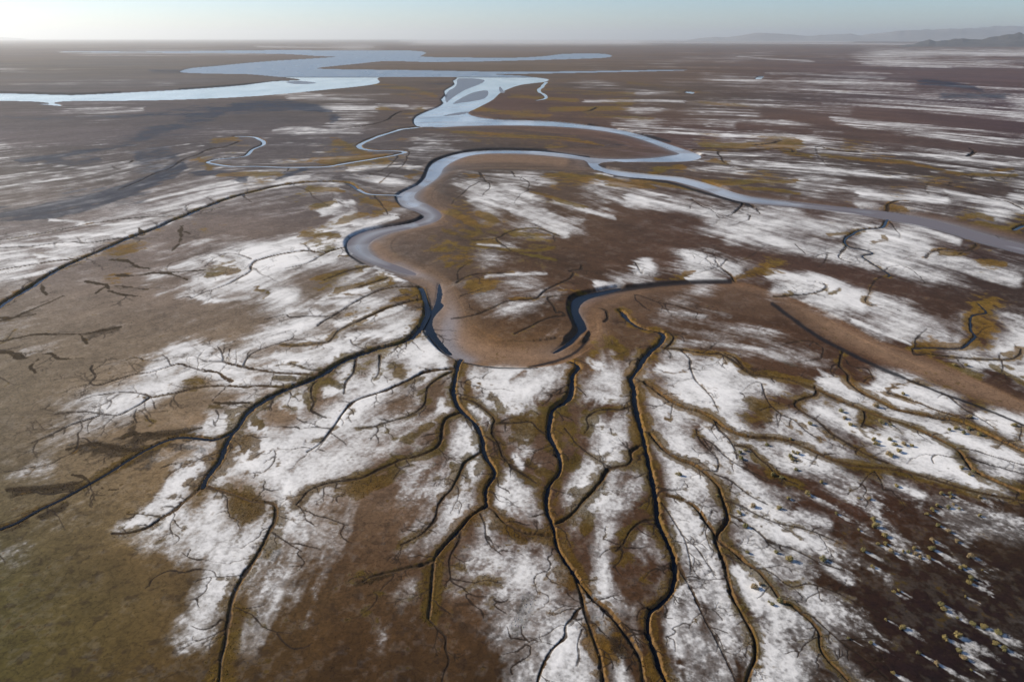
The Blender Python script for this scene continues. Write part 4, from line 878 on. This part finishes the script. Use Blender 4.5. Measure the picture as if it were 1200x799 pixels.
spr = node(nt, 'ShaderNodeMapRange', interpolation_type='SMOOTHSTEP'); spr.inputs[1].default_value = .60; spr.inputs[2].default_value = .68; spr.inputs[3].default_value = 1.0; spr.inputs[4].default_value = .62; lk(nsp.outputs[0], spr.inputs[0])
fine = node(nt, 'ShaderNodeMath', operation='MULTIPLY'); lk(vr.outputs[0], fine.inputs[0]); lk(spr.outputs[0], fine.inputs[1])
fin2 = node(nt, 'ShaderNodeMath', operation='MULTIPLY'); lk(flat.outputs[0], fin2.inputs[0]); lk(fine.outputs[0], fin2.inputs[1])
mul = node(nt, 'ShaderNodeVectorMath', operation='SCALE'); lk(a1.outputs['Color'], mul.inputs[0]); lk(fin2.outputs[0], mul.inputs['Scale'])
n3 = node(nt, 'ShaderNodeTexNoise'); n3.inputs['Scale'].default_value = 2.6; n3.inputs['Detail'].default_value = 4; n3.inputs['Roughness'].default_value = .75
lk(tc.outputs['Object'], n3.inputs['Vector'])
def math_(op, a, b):
    m = node(nt, 'ShaderNodeMath', operation=op)
    for q, x in enumerate((a, b)):
        if isinstance(x, float): m.inputs[q].default_value = x
        else: lk(x, m.inputs[q])
    return m.outputs[0]
nn = math_('ADD', math_('MULTIPLY', math_('SUBTRACT', n3.outputs[0], .5), .62), math_('MULTIPLY', math_('SUBTRACT', n1.outputs[0], .5), .42))
sf = math_('ADD', math_('MULTIPLY', sep.outputs[0], 1.5), nn)
sr = node(nt, 'ShaderNodeMapRange', interpolation_type='SMOOTHSTEP'); sr.inputs[1].default_value = .34; sr.inputs[2].default_value = .92; lk(sf, sr.inputs[0])
sfac = math_('MULTIPLY', sr.outputs[0], a2.outputs['Alpha'])
sc1 = node(nt, 'ShaderNodeMapRange'); sc1.inputs[1].default_value = .4; sc1.inputs[2].default_value = 1.3; sc1.inputs[3].default_value = .42; sc1.inputs[4].default_value = .78; lk(sf, sc1.inputs[0])
scol = node(nt, 'ShaderNodeVectorMath', operation='SCALE'); scol.inputs[0].default_value = (1, .985, .95); lk(sc1.outputs[0], scol.inputs['Scale'])
smx = node(nt, 'ShaderNodeMix', data_type='RGBA'); lk(sfac, smx.inputs[0]); lk(mul.outputs[0], smx.inputs[6]); lk(scol.outputs[0], smx.inputs[7])
lk(smx.outputs[2], bs.inputs['Base Color'])
rr = node(nt, 'ShaderNodeMapRange'); rr.inputs[3].default_value = .95; rr.inputs[4].default_value = .42
lk(sep.outputs[2], rr.inputs[0]); lk(rr.outputs[0], bs.inputs['Roughness'])
bs.inputs['Specular IOR Level'].default_value = .12
bmp = node(nt, 'ShaderNodeBump'); bmp.inputs['Distance'].default_value = .22
bst = node(nt, 'ShaderNodeMath', operation='MULTIPLY_ADD'); lk(sep.outputs[1], bst.inputs[0]); bst.inputs[1].default_value = .55; bst.inputs[2].default_value = .3
bs2 = node(nt, 'ShaderNodeMath', operation='SUBTRACT'); lk(bst.outputs[0], bs2.inputs[0])
wm_ = node(nt, 'ShaderNodeMath', operation='MULTIPLY'); lk(sep.outputs[2], wm_.inputs[0]); wm_.inputs[1].default_value = .26; lk(wm_.outputs[0], bs2.inputs[1])
lk(bs2.outputs[0], bmp.inputs['Strength']); lk(n1.outputs[0], bmp.inputs['Height']); lk(bmp.outputs[0], bs.inputs['Normal'])

# add rows behind the traced area so that the sheet runs on under and past the camera
ext = [(40, 330), (0, 420), (-120, 700), (-900, 2500), (-8000, 14000), (-40000, 60000)]
sC = (US - US[0]) / (US[-1] - US[0]) * 2 - 1
EX = np.stack([sC * w for _, w in ext]); EY = np.stack([np.full(C, float(y)) for y, _ in ext])
AX = np.vstack([X, EX]); AY = np.vstack([Y, EY]); AZ = np.vstack([Hgt, np.zeros_like(EX)])
# blend the last traced rows to level
k_ = 6; AZ[R - k_:R] *= np.linspace(1, 0, k_)[:, None]
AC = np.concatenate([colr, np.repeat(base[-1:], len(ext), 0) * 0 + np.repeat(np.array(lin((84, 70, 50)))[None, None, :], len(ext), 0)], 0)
AM = np.concatenate([np.stack([saltF, vegmask, wetm, saltcap], 2), np.zeros((len(ext), C, 4))], 0)
RT = R + len(ext)
idx = np.arange(RT * C).reshape(RT, C)
quads = np.stack([idx[:-1, :-1], idx[1:, :-1], idx[1:, 1:], idx[:-1, 1:]], -1).reshape(-1, 4)
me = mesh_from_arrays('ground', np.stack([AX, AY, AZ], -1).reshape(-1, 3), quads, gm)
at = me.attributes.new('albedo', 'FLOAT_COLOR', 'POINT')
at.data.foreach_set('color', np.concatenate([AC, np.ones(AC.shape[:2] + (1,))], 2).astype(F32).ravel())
at = me.attributes.new('cover', 'FLOAT_COLOR', 'POINT'); at.data.foreach_set('color', AM.astype(F32).ravel())
g = link('ground', me); g['kind'] = 'structure'
g['label'] = 'brown tidal mud plain crusted with white salt and cut by branching creeks'

# ------------------------------------------------------------------ water
def water_mat(name, col, rough, bump):
    m, nt, bs = new_mat(name); lk = nt.links.new
    tc = node(nt, 'ShaderNodeTexCoord')
    n = node(nt, 'ShaderNodeTexNoise'); n.inputs['Scale'].default_value = .5; n.inputs['Detail'].default_value = 4
    lk(tc.outputs['Object'], n.inputs['Vector'])
    n2 = node(nt, 'ShaderNodeTexNoise'); n2.inputs['Scale'].default_value = .02; n2.inputs['Detail'].default_value = 4
    mp = node(nt, 'ShaderNodeMapping'); mp.inputs['Scale'].default_value = (1, .35, 1)
    lk(tc.outputs['Object'], mp.inputs['Vector']); lk(mp.outputs[0], n2.inputs['Vector'])
    cr = node(nt, 'ShaderNodeMix', data_type='RGBA'); cr.inputs[6].default_value = (*[c * .62 for c in col], 1); cr.inputs[7].default_value = (*[c * 1.4 for c in col], 1)
    cm = node(nt, 'ShaderNodeMapRange'); cm.inputs[1].default_value = .35; cm.inputs[2].default_value = .65; lk(n2.outputs[0], cm.inputs[0]); lk(cm.outputs[0], cr.inputs[0]); lk(cr.outputs[2], bs.inputs['Base Color'])
    bs.inputs['Roughness'].default_value = rough; bs.inputs['IOR'].default_value = 1.333; bs.inputs['Specular IOR Level'].default_value = .5
    if name != 'silty_water':
        mr = node(nt, 'ShaderNodeMapRange'); mr.inputs[1].default_value = .3; mr.inputs[2].default_value = .7; mr.inputs[3].default_value = rough * .7; mr.inputs[4].default_value = rough * 1.5; lk(n2.outputs[0], mr.inputs[0]); lk(mr.outputs[0], bs.inputs['Roughness'])
    if name == 'silty_water':
        at = node(nt, 'ShaderNodeAttribute', attribute_name='silt')
        mx = node(nt, 'ShaderNodeMix', data_type='RGBA'); mx.inputs[7].default_value = (.15, .14, .155, 1)
        lk(at.outputs['Fac'], mx.inputs[0]); lk(cr.outputs[2], mx.inputs[6]); lk(mx.outputs[2], bs.inputs['Base Color'])
        for sock, v0, v1 in (('Roughness', rough, .75), ('Specular IOR Level', .5, .12)):
            mr = node(nt, 'ShaderNodeMapRange'); mr.inputs[3].default_value = v0; mr.inputs[4].default_value = v1
            lk(at.outputs['Fac'], mr.inputs[0]); lk(mr.outputs[0], bs.inputs[sock])
    b = node(nt, 'ShaderNodeBump'); b.inputs['Strength'].default_value = bump; b.inputs['Distance'].default_value = .05
    lk(n.outputs[0], b.inputs['Height']); lk(b.outputs[0], bs.inputs['Normal'])
    return m


def water_sheet(name, sel, mat, label):
    m = (sel[:-1, :-1] | sel[1:, :-1] | sel[1:, 1:] | sel[:-1, 1:])
    q = np.stack([idx[:R - 1, :-1], idx[1:R, :-1], idx[1:R, 1:], idx[:R - 1, 1:]], -1)[m]
    uq, inv = np.unique(q, return_inverse=True)
    co = np.stack([X.ravel()[uq], Y.ravel()[uq], np.full(len(uq), -ZW)], 1)
    me = mesh_from_arrays(name, co, inv.reshape(-1, 4), mat)
    if name == 'river':
        at = me.attributes.new('silt', 'FLOAT', 'POINT'); at.data.foreach_set('value', SILT.ravel()[uq].astype(F32))
    o = link(name, me); o['kind'] = 'structure'; o['label'] = label
    return o


shal = 1 - sstep(0, 9, dW)
SILT = np.clip(.95 * sstep(830, 1120, U2) * sstep(190, 205, V2) * (.8 + .2 * N1) + .8 * sstep(296, 320, V2) * (U2 < 520) + .6 * shal * sstep(200, 250, V2) + .4 * sstep(.1, .6, ST_L + N1 * .5) * sstep(100, 200, V2), 0, 1)
near_w = inW | (dW < 2.5)
pool = (V2 > 327) & (V2 < 424) & (U2 > 490) & (U2 < 870)
lag = V2 < 90.5
wm1 = water_mat('silty_water', (.30, .31, .315), .12, .25)
wm0 = water_mat('lagoon_water', (.19, .23, .265), .34, .9)
water_sheet('lagoon', near_w & lag, wm0, 'broad pale blue lagoon with muddy spits near the horizon')
water_sheet('river', near_w & ~lag & ~pool, wm1, 'pale blue river meandering across the mud plain')
wm2 = water_mat('creek_water', (.006, .009, .014), .2, .2)
wm2.node_tree.nodes['Principled BSDF'].inputs['Specular IOR Level'].default_value = .22
wm3 = water_mat('far_creek_water', (.26, .29, .31), .15, .2)
water_sheet('bend_water', near_w & pool, wm2, 'dark water under the cut banks of the mud bend')
co, qs = [], []
co3, qs3 = [], []
for L, w, wat in STRIPS:
    tang = np.gradient(L, axis=0); tang /= np.linalg.norm(tang, axis=1)[:, None] + 1e-9
    nor = np.stack([-tang[:, 1], tang[:, 0]], 1)
    z = -np.clip(.42 * w, .10, 1.55) * (.74 if wat == 1 else .3)
    cc_, qq_ = (co, qs) if wat == 1 else (co3, qs3)
    b0 = sum(len(c) for c in cc_)
    hw = w * (.38 if wat == 1 else .55)
    A = np.column_stack([L + nor * hw[:, None], z]); B = np.column_stack([L - nor * hw[:, None], z])
    cc_.append(np.stack([A, B], 1).reshape(-1, 3))
    n = len(L); i = np.arange(n - 1) * 2 + b0
    qq_.append(np.stack([i, i + 1, i + 3, i + 2], 1))
o = link('creek_water', mesh_from_arrays('creek_water', np.vstack(co), np.vstack(qs), wm2)); o['kind'] = 'structure'
o['label'] = 'dark still water in the beds of the tidal creeks'
o = link('meander_water', mesh_from_arrays('meander_water', np.vstack(co3), np.vstack(qs3), wm3)); o['kind'] = 'structure'
o['label'] = 'thin pale water in the small far meanders'

# ------------------------------------------------------------------ low weed tufts on the weed mats (nobody could count them)
vm, nt, bs = new_mat('weed'); lk = nt.links.new
at_ = node(nt, 'ShaderNodeAttribute', attribute_name='albedo'); lk(at_.outputs['Color'], bs.inputs['Base Color'])
bs.inputs['Roughness'].default_value = .9; bs.inputs['Specular IOR Level'].default_value = .1
zone = (vegmask > .55) & (Y < 420) & (np.abs(U2 - 600) < 720)
ii = np.flatnonzero(zone.ravel())
area = (PXM * PYM * np.ones((R, C))).ravel()[ii]
NT = 52000
pick = rng.choice(ii, NT, p=area / area.sum())
px = X.ravel()[pick] + rng.uniform(-.3, .3, NT); py = Y.ravel()[pick] + rng.uniform(-.3, .3, NT); pz = Hgt.ravel()[pick]
rad = rng.uniform(.10, .26, NT); hgt = rad * rng.uniform(.35, .7, NT)
K = 5
ang = rng.uniform(0, 6.28, NT)[:, None] + np.arange(K)[None] * 2 * math.pi / K + rng.uniform(-.3, .3, (NT, K))
rk = rad[:, None] * rng.uniform(.6, 1.2, (NT, K))
ring = np.stack([px[:, None] + np.cos(ang) * rk, py[:, None] + np.sin(ang) * rk, np.repeat((pz - .05)[:, None], K, 1)], -1)
top = np.stack([px + rng.uniform(-.1, .1, NT), py + rng.uniform(-.1, .1, NT), pz + hgt], -1)[:, None]
co = np.concatenate([ring, top], 1)
b0 = (np.arange(NT) * (K + 1))[:, None, None]
tri = np.stack([np.arange(K), (np.arange(K) + 1) % K, np.full(K, K)], 1)[None] + b0
me = mesh_from_arrays('marsh_weed', co.reshape(-1, 3), tri.reshape(-1, 3), vm, False)
tc_ = colr.reshape(-1, 3)[pick] * rng.uniform(.7, 1.3, (NT, 1)) * (1 + rng.uniform(-.12, .12, (NT, 3)))
at = me.attributes.new('albedo', 'FLOAT_COLOR', 'POINT')
at.data.foreach_set('color', np.repeat(np.column_stack([tc_, np.ones(NT)])[:, None], K + 1, 1).astype(F32).ravel())
o = link('marsh_weed', me); o['kind'] = 'stuff'; o['label'] = 'low ochre and brown marsh weed along the creek banks'

# ------------------------------------------------------------------ shrubs
def leaf_mat(name, c1, c2):
    m, nt, bs = new_mat(name); lk = nt.links.new
    tc = node(nt, 'ShaderNodeTexCoord'); n = node(nt, 'ShaderNodeTexNoise'); n.inputs['Scale'].default_value = 9
    lk(tc.outputs['Object'], n.inputs['Vector'])
    mx = node(nt, 'ShaderNodeMix', data_type='RGBA'); mx.inputs[6].default_value = (*c1, 1); mx.inputs[7].default_value = (*c2, 1)
    r = node(nt, 'ShaderNodeMapRange'); r.inputs[1].default_value = .35; r.inputs[2].default_value = .65; lk(n.outputs[0], r.inputs[0])
    lk(r.outputs[0], mx.inputs[0]); lk(mx.outputs[2], bs.inputs['Base Color']); bs.inputs['Roughness'].default_value = .85
    bs.inputs['Specular IOR Level'].default_value = .15
    return m


def foliage_mesh(seed, mat):
    r = random.Random(seed); bm = bmesh.new()
    lobes = [(0, 0, .30, .36)] + [(r.uniform(-.27, .27), r.uniform(-.27, .27), r.uniform(.16, .38), r.uniform(.18, .28)) for _ in range(6)]
    for n in range(620):
        cx, cy, cz, rr = r.choice(lobes)
        v = Vector((r.gauss(0, 1), r.gauss(0, 1), r.gauss(0, 1))).normalized() * rr * r.uniform(.55, 1.04)
        p = Vector((cx, cy, cz)) + v
        if p.z < .015: p.z = r.uniform(.015, .1)
        nrm = (v.normalized() + Vector((r.uniform(-.7, .7), r.uniform(-.7, .7), r.uniform(-.2, .8)))).normalized()
        t = nrm.orthogonal().normalized(); b = nrm.cross(t); s = r.uniform(.035, .075)
        q = r.uniform(0, 6.28); t, b = t * math.cos(q) + b * math.sin(q), b * math.cos(q) - t * math.sin(q)
        bm.faces.new([bm.verts.new(p - t * s * .5), bm.verts.new(p + b * s * .6), bm.verts.new(p + t * s * 1.2), bm.verts.new(p - b * s * .6)])
    me = bpy.data.meshes.new('shrub_foliage'); bm.to_mesh(me); bm.free(); me.materials.append(mat)
    return me


def stem_mesh(seed, mat):
    r = random.Random(seed); bm = bmesh.new()
    for k in range(7):
        a = k * .9 + r.uniform(-.3, .3); tip = Vector((math.cos(a) * r.uniform(.1, .3), math.sin(a) * r.uniform(.1, .3), r.uniform(.3, .5)))
        prev = None
        for q in range(4):
            f = q / 3; c = Vector((tip.x * f ** 1.3, tip.y * f ** 1.3, tip.z * f - .03)); rd = .028 * (1 - .75 * f)
            ring = [bm.verts.new(c + Vector((math.cos(h * 1.2566) * rd, math.sin(h * 1.2566) * rd, 0))) for h in range(5)]
            if prev:
                for h in range(5): bm.faces.new([prev[h], prev[(h + 1) % 5], ring[(h + 1) % 5], ring[h]])
            prev = ring
        bm.faces.new(prev)
    me = bpy.data.meshes.new('shrub_stem'); bm.to_mesh(me); bm.free(); me.materials.append(mat)
    return me


lm = [leaf_mat('shrub_leaf_ochre', (.33, .26, .11), (.18, .145, .055)), leaf_mat('shrub_leaf_olive', (.24, .205, .09), (.13, .12, .05)), leaf_mat('shrub_leaf_tan', (.35, .27, .15), (.20, .145, .075))]
sm_ = leaf_mat('shrub_wood', (.16, .12, .08), (.09, .07, .05))
FM = [foliage_mesh(s, lm[k]) for s, k in ((1, 0), (2, 0), (3, 1), (4, 1), (5, 2), (6, 0))]
SM = [stem_mesh(s, sm_) for s in (11, 12)]
CNAME = ['ochre', 'ochre', 'olive', 'olive', 'tan', 'ochre']


def interp_h(x, y):
    u, v = chart(x, y)
    return float(Hgt[np.searchsorted(VS, v), np.searchsorted(US, u)])


# stands of shrubs, to say which is which
ORD = ['first', 'second', 'third', 'fourth', 'fifth', 'sixth', 'seventh', 'eighth', 'ninth', 'tenth', 'eleventh', 'twelfth']
STANDS = [((700, 500, 950, 542), 'on salt left of the dark grey fan'), ((700, 542, 862, 610), 'on salt beside the long creek'),
          ((862, 542, 955, 572), 'on salt above the brown mud tongue'), ((862, 572, 955, 625), 'on salt between the brown rills'),
          ((862, 625, 935, 668), 'on the pale salt below the rills'), ((862, 668, 935, 720), 'along the winding rill in the lower salt'),
          ((936, 400, 1012, 505), 'on the upper salt left of the ochre channel'), ((1012, 440, 1062, 502), 'beside the ochre channel on the upper salt'),
          ((1012, 502, 1080, 540), 'on the white salt below the ochre channel'), ((1080, 400, 1150, 440), 'on salt above the smooth mud arm'),
          ((1100, 480, 1200, 512), 'along the brown rill below the mud arm'), ((1100, 540, 1160, 560), 'under the bend of the ochre channel'),
          ((1080, 560, 1160, 586), 'on the top salt streak of the brown flat'), ((1080, 586, 1160, 612), 'on the long salt streak at the right'),
          ((1080, 612, 1125, 640), 'on bare mud below the long streak'), ((936, 560, 1000, 610), 'at the left end of the brown flat'),
          ((1000, 560, 1060, 605), 'on the small salt patches of the brown flat'), ((1000, 605, 1050, 632), 'on the salt patch left of the bare mud'),
          ((1000, 632, 1050, 650), 'at the head of the speckled salt streak'), ((1050, 638, 1096, 660), 'along the speckled salt streak'),
          ((936, 650, 1060, 700), 'on the streaked mud left of the flat'), ((1110, 640, 1160, 672), 'on dark mud near the right edge'),
          ((1110, 672, 1160, 702), 'on the small salt fan near the right edge'), ((1090, 702, 1130, 730), 'on the lone salt tail of the dark mud'),
          ((1130, 725, 1200, 765), 'lined up at the right edge of the mud'), ((1100, 738, 1132, 755), 'heading the two big salt tails'),
          ((1110, 756, 1150, 800), 'heading the twin salt tails near the bottom'), ((980, 715, 1070, 800), 'on the dark mud left of bottom right'),
          ((1070, 760, 1110, 800), 'on narrow tails by the bottom edge')]
groups = {}
for s in SHRUBS:
    st_ = next((d for (a, b, c, d2), d in STANDS if a <= s[0] < c and b <= s[1] < d2), 'on the open salt to the right')
    groups.setdefault(st_, []).append(s)
nsh = 0
for st_, lst in groups.items():
    lst.sort()
    for k, (u, v, dpx) in enumerate(lst):
        x, y = ground(u, v + dpx * .22); x, y = float(x), float(y)
        size = dpx * (y * CP + H * SP) / FPX * random.uniform(1.0, 1.18)
        vi = random.randrange(6)
        root = bpy.data.objects.new('shrub', None); COL.objects.link(root); root.empty_display_size = .3
        root.location = (x, y, interp_h(x, y) - .02); root.rotation_euler = (0, 0, random.uniform(0, 6.28)); root.scale = (size, size * random.uniform(.85, 1.1), size * random.uniform(.85, 1.15))
        link('foliage', FM[vi], root); link('stem', SM[nsh % 2], root)
        word = 'tiny' if dpx <= 4 else 'small' if dpx <= 6 else 'rounded' if dpx <= 8 else 'large'
        n = len(lst)
        place = '' if n == 1 else ('leftmost' if k == 0 else 'rightmost' if k == n - 1 else ORD[k] + ' from left')
        root['label'] = f"{word} {CNAME[vi]} shrub{', ' + place + ' ' if place else ' '}{st_}" if n > 1 else f"lone {word} {CNAME[vi]} shrub {st_}"
        root['category'] = 'shrub'; root['group'] = 'low shrubs scattered over the salt flat'
        nsh += 1
        if len(root['label'].split()) > 16: print('LONG', root['label'])

# ------------------------------------------------------------------ mountains
mmat, nt, bs = new_mat('mountain_rock'); lk = nt.links.new
tc = node(nt, 'ShaderNodeTexCoord'); n = node(nt, 'ShaderNodeTexNoise'); n.inputs['Scale'].default_value = .004; n.inputs['Detail'].default_value = 8
lk(tc.outputs['Object'], n.inputs['Vector'])
mx = node(nt, 'ShaderNodeMix', data_type='RGBA'); mx.inputs[6].default_value = (.03, .03, .03, 1); mx.inputs[7].default_value = (.09, .08, .075, 1)
lk(n.outputs[0], mx.inputs[0]); lk(mx.outputs[2], bs.inputs['Base Color']); bs.inputs['Roughness'].default_value = .95


pale, nt2, bs2_ = new_mat('haze_paled_rock'); bs2_.inputs['Base Color'].default_value = (.22, .21, .20, 1); bs2_.inputs['Roughness'].default_value = .95  # far ranges: distance haze put into the rock colour by lightening it
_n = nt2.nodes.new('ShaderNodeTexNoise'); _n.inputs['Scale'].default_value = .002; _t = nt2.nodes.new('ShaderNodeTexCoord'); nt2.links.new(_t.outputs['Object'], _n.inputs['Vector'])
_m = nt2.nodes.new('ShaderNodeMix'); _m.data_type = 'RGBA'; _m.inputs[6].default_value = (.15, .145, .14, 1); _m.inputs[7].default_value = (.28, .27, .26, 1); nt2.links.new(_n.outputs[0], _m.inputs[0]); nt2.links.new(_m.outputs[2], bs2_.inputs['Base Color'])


def mountain(label, profile, dist, depth, seed, rough):
    """profile: [(u, v of the crest)]; a real ridge massif at its own distance"""
    pu = np.array([p[0] for p in profile], float); pv = np.array([p[1] for p in profile], float)
    nu, nd = 320, 26
    uu = np.linspace(pu[0], pu[-1], nu)
    xs = (uu - 600) / FPX * (dist * CP)
    crest = H + (VH - np.interp(uu, pu, pv)) / FPX * dist * CP
    crest = np.maximum(crest, 0)
    dd = np.linspace(-1, 1, nd)
    XX, DD = np.meshgrid(xs, dd)
    sc = depth
    warp = vnoise(XX / (sc * .7), DD * 1.5, seed + 9) * .25
    rid = 1 - np.abs(vnoise(XX / (sc * .45), DD * 2.2 + warp, seed)); rid2 = 1 - np.abs(vnoise(XX / (sc * .16), DD * 6, seed + 1)); rid3 = vnoise(XX / (sc * .06), DD * 14, seed + 2)
    shape = np.clip(1 - np.abs(DD + warp * .5), 0, 1) ** 1.15
    z = crest[None] * shape * (1 - rough + rough * (.55 * rid + .3 * rid2 + .15 * rid3) * 1.25)
    z[0] = z[-1] = -2; z[:, 0] = z[:, -1] = -2
    z = np.maximum(z, -2)
    YY = dist + DD * depth
    XX = XX * (YY / dist)
    ii = np.arange(nd * nu).reshape(nd, nu)
    q = np.stack([ii[:-1, :-1], ii[:-1, 1:], ii[1:, 1:], ii[1:, :-1]], -1).reshape(-1, 4)
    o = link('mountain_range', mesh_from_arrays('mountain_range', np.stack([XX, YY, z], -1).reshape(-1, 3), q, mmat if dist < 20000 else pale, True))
    o['kind'] = 'structure'; o['label'] = label
    return o


mountain('dark craggy blue ridge on the horizon at the right', [(1052,54),(1060,53),(1064,51.5),(1072,51),(1078,48),(1085,46.5),(1090,44.8),(1098,47.5),(1104,46.5),(1112,47),(1120,45),(1128,45),(1140,46.5),(1150,46),(1158,44),(1170,42.5),(1178,40),(1185,37.5),(1193,36),(1205,36),(1230,34),(1270,38),(1330,46),(1380,53)], 12500, 1500, 3, .5)
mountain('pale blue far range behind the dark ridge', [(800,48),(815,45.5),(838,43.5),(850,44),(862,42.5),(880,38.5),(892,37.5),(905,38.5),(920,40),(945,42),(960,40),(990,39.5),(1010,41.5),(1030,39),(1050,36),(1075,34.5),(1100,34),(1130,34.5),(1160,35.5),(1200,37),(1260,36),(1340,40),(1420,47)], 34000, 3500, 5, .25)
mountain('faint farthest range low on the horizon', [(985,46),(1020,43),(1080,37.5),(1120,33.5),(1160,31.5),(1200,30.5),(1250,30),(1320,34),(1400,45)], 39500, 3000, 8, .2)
mountain('faint hill on the horizon at the left', [(-160,48),(-80,43),(-30,42.8),(0,43.5),(25,45),(45,47.5)], 52000, 3500, 12, .2)

# ------------------------------------------------------------------ haze: the air itself
bm = bmesh.new(); bmesh.ops.create_cube(bm, size=1)
lo = Vector((-130000, -41000, -6)); hi = Vector((130000, 90000, 800))
for v in bm.verts: v.co = Vector([lo[i] + (hi[i] - lo[i]) * (v.co[i] + .5) for i in range(3)])
me = bpy.data.meshes.new('haze'); bm.to_mesh(me); bm.free()
hm = bpy.data.materials.new('haze_air'); hm.use_nodes = True; nt = hm.node_tree; nt.nodes.clear()
out = nt.nodes.new('ShaderNodeOutputMaterial'); pv = nt.nodes.new('ShaderNodeVolumePrincipled')
pv.inputs['Color'].default_value = (.93, .97, .99, 1); pv.inputs['Density'].default_value = 2.9e-5; pv.inputs['Anisotropy'].default_value = .4
nt.links.new(pv.outputs[0], out.inputs['Volume']); me.materials.append(hm)
o = link('haze', me); o['kind'] = 'stuff'; o['label'] = 'thin pale haze over the plain'

# ------------------------------------------------------------------ light, sky, camera
w = bpy.data.worlds.new('World'); scene.world = w; w.use_nodes = True; nt = w.node_tree
bg = nt.nodes['Background']; sky = nt.nodes.new('ShaderNodeTexSky'); sky.sky_type = 'NISHITA'; sky.sun_disc = False
sky.sun_elevation = SUN_EL; sky.sun_rotation = SUN_AZ % (2 * math.pi); sky.altitude = 120; sky.air_density = .8; sky.dust_density = .45; sky.ozone_density = 4.2
nt.links.new(sky.outputs[0], bg.inputs[0]); bg.inputs[1].default_value = .105
ld = bpy.data.lights.new('sun', 'SUN'); ld.energy = 5.0; ld.angle = math.radians(.5); ld.color = (1, .89, .74)
lo_ = bpy.data.objects.new('sun', ld); COL.objects.link(lo_)
sd = Vector((math.sin(SUN_AZ) * math.cos(SUN_EL), math.cos(SUN_AZ) * math.cos(SUN_EL), math.sin(SUN_EL)))
lo_.rotation_euler = sd.to_track_quat('Z', 'Y').to_euler(); lo_.location = (0, 0, 400)

cd = bpy.data.cameras.new('camera'); cam = bpy.data.objects.new('camera', cd); COL.objects.link(cam)
cam.location = (0, 0, H); cam.rotation_euler = (math.pi / 2 - PITCH, 0, 0)
cd.sensor_width = 36; cd.lens = FPX / 1200 * 36; cd.clip_start = 1; cd.clip_end = 300000
scene.camera = cam
scene.view_settings.view_transform = 'Standard'; scene.view_settings.look = 'None'; scene.view_settings.gamma = 1
scene.view_settings.use_curve_mapping = False; scene.view_settings.exposure = .36
scene.cycles.volume_bounces = 0; scene.cycles.max_bounces = 6; scene.cycles.use_denoising = True
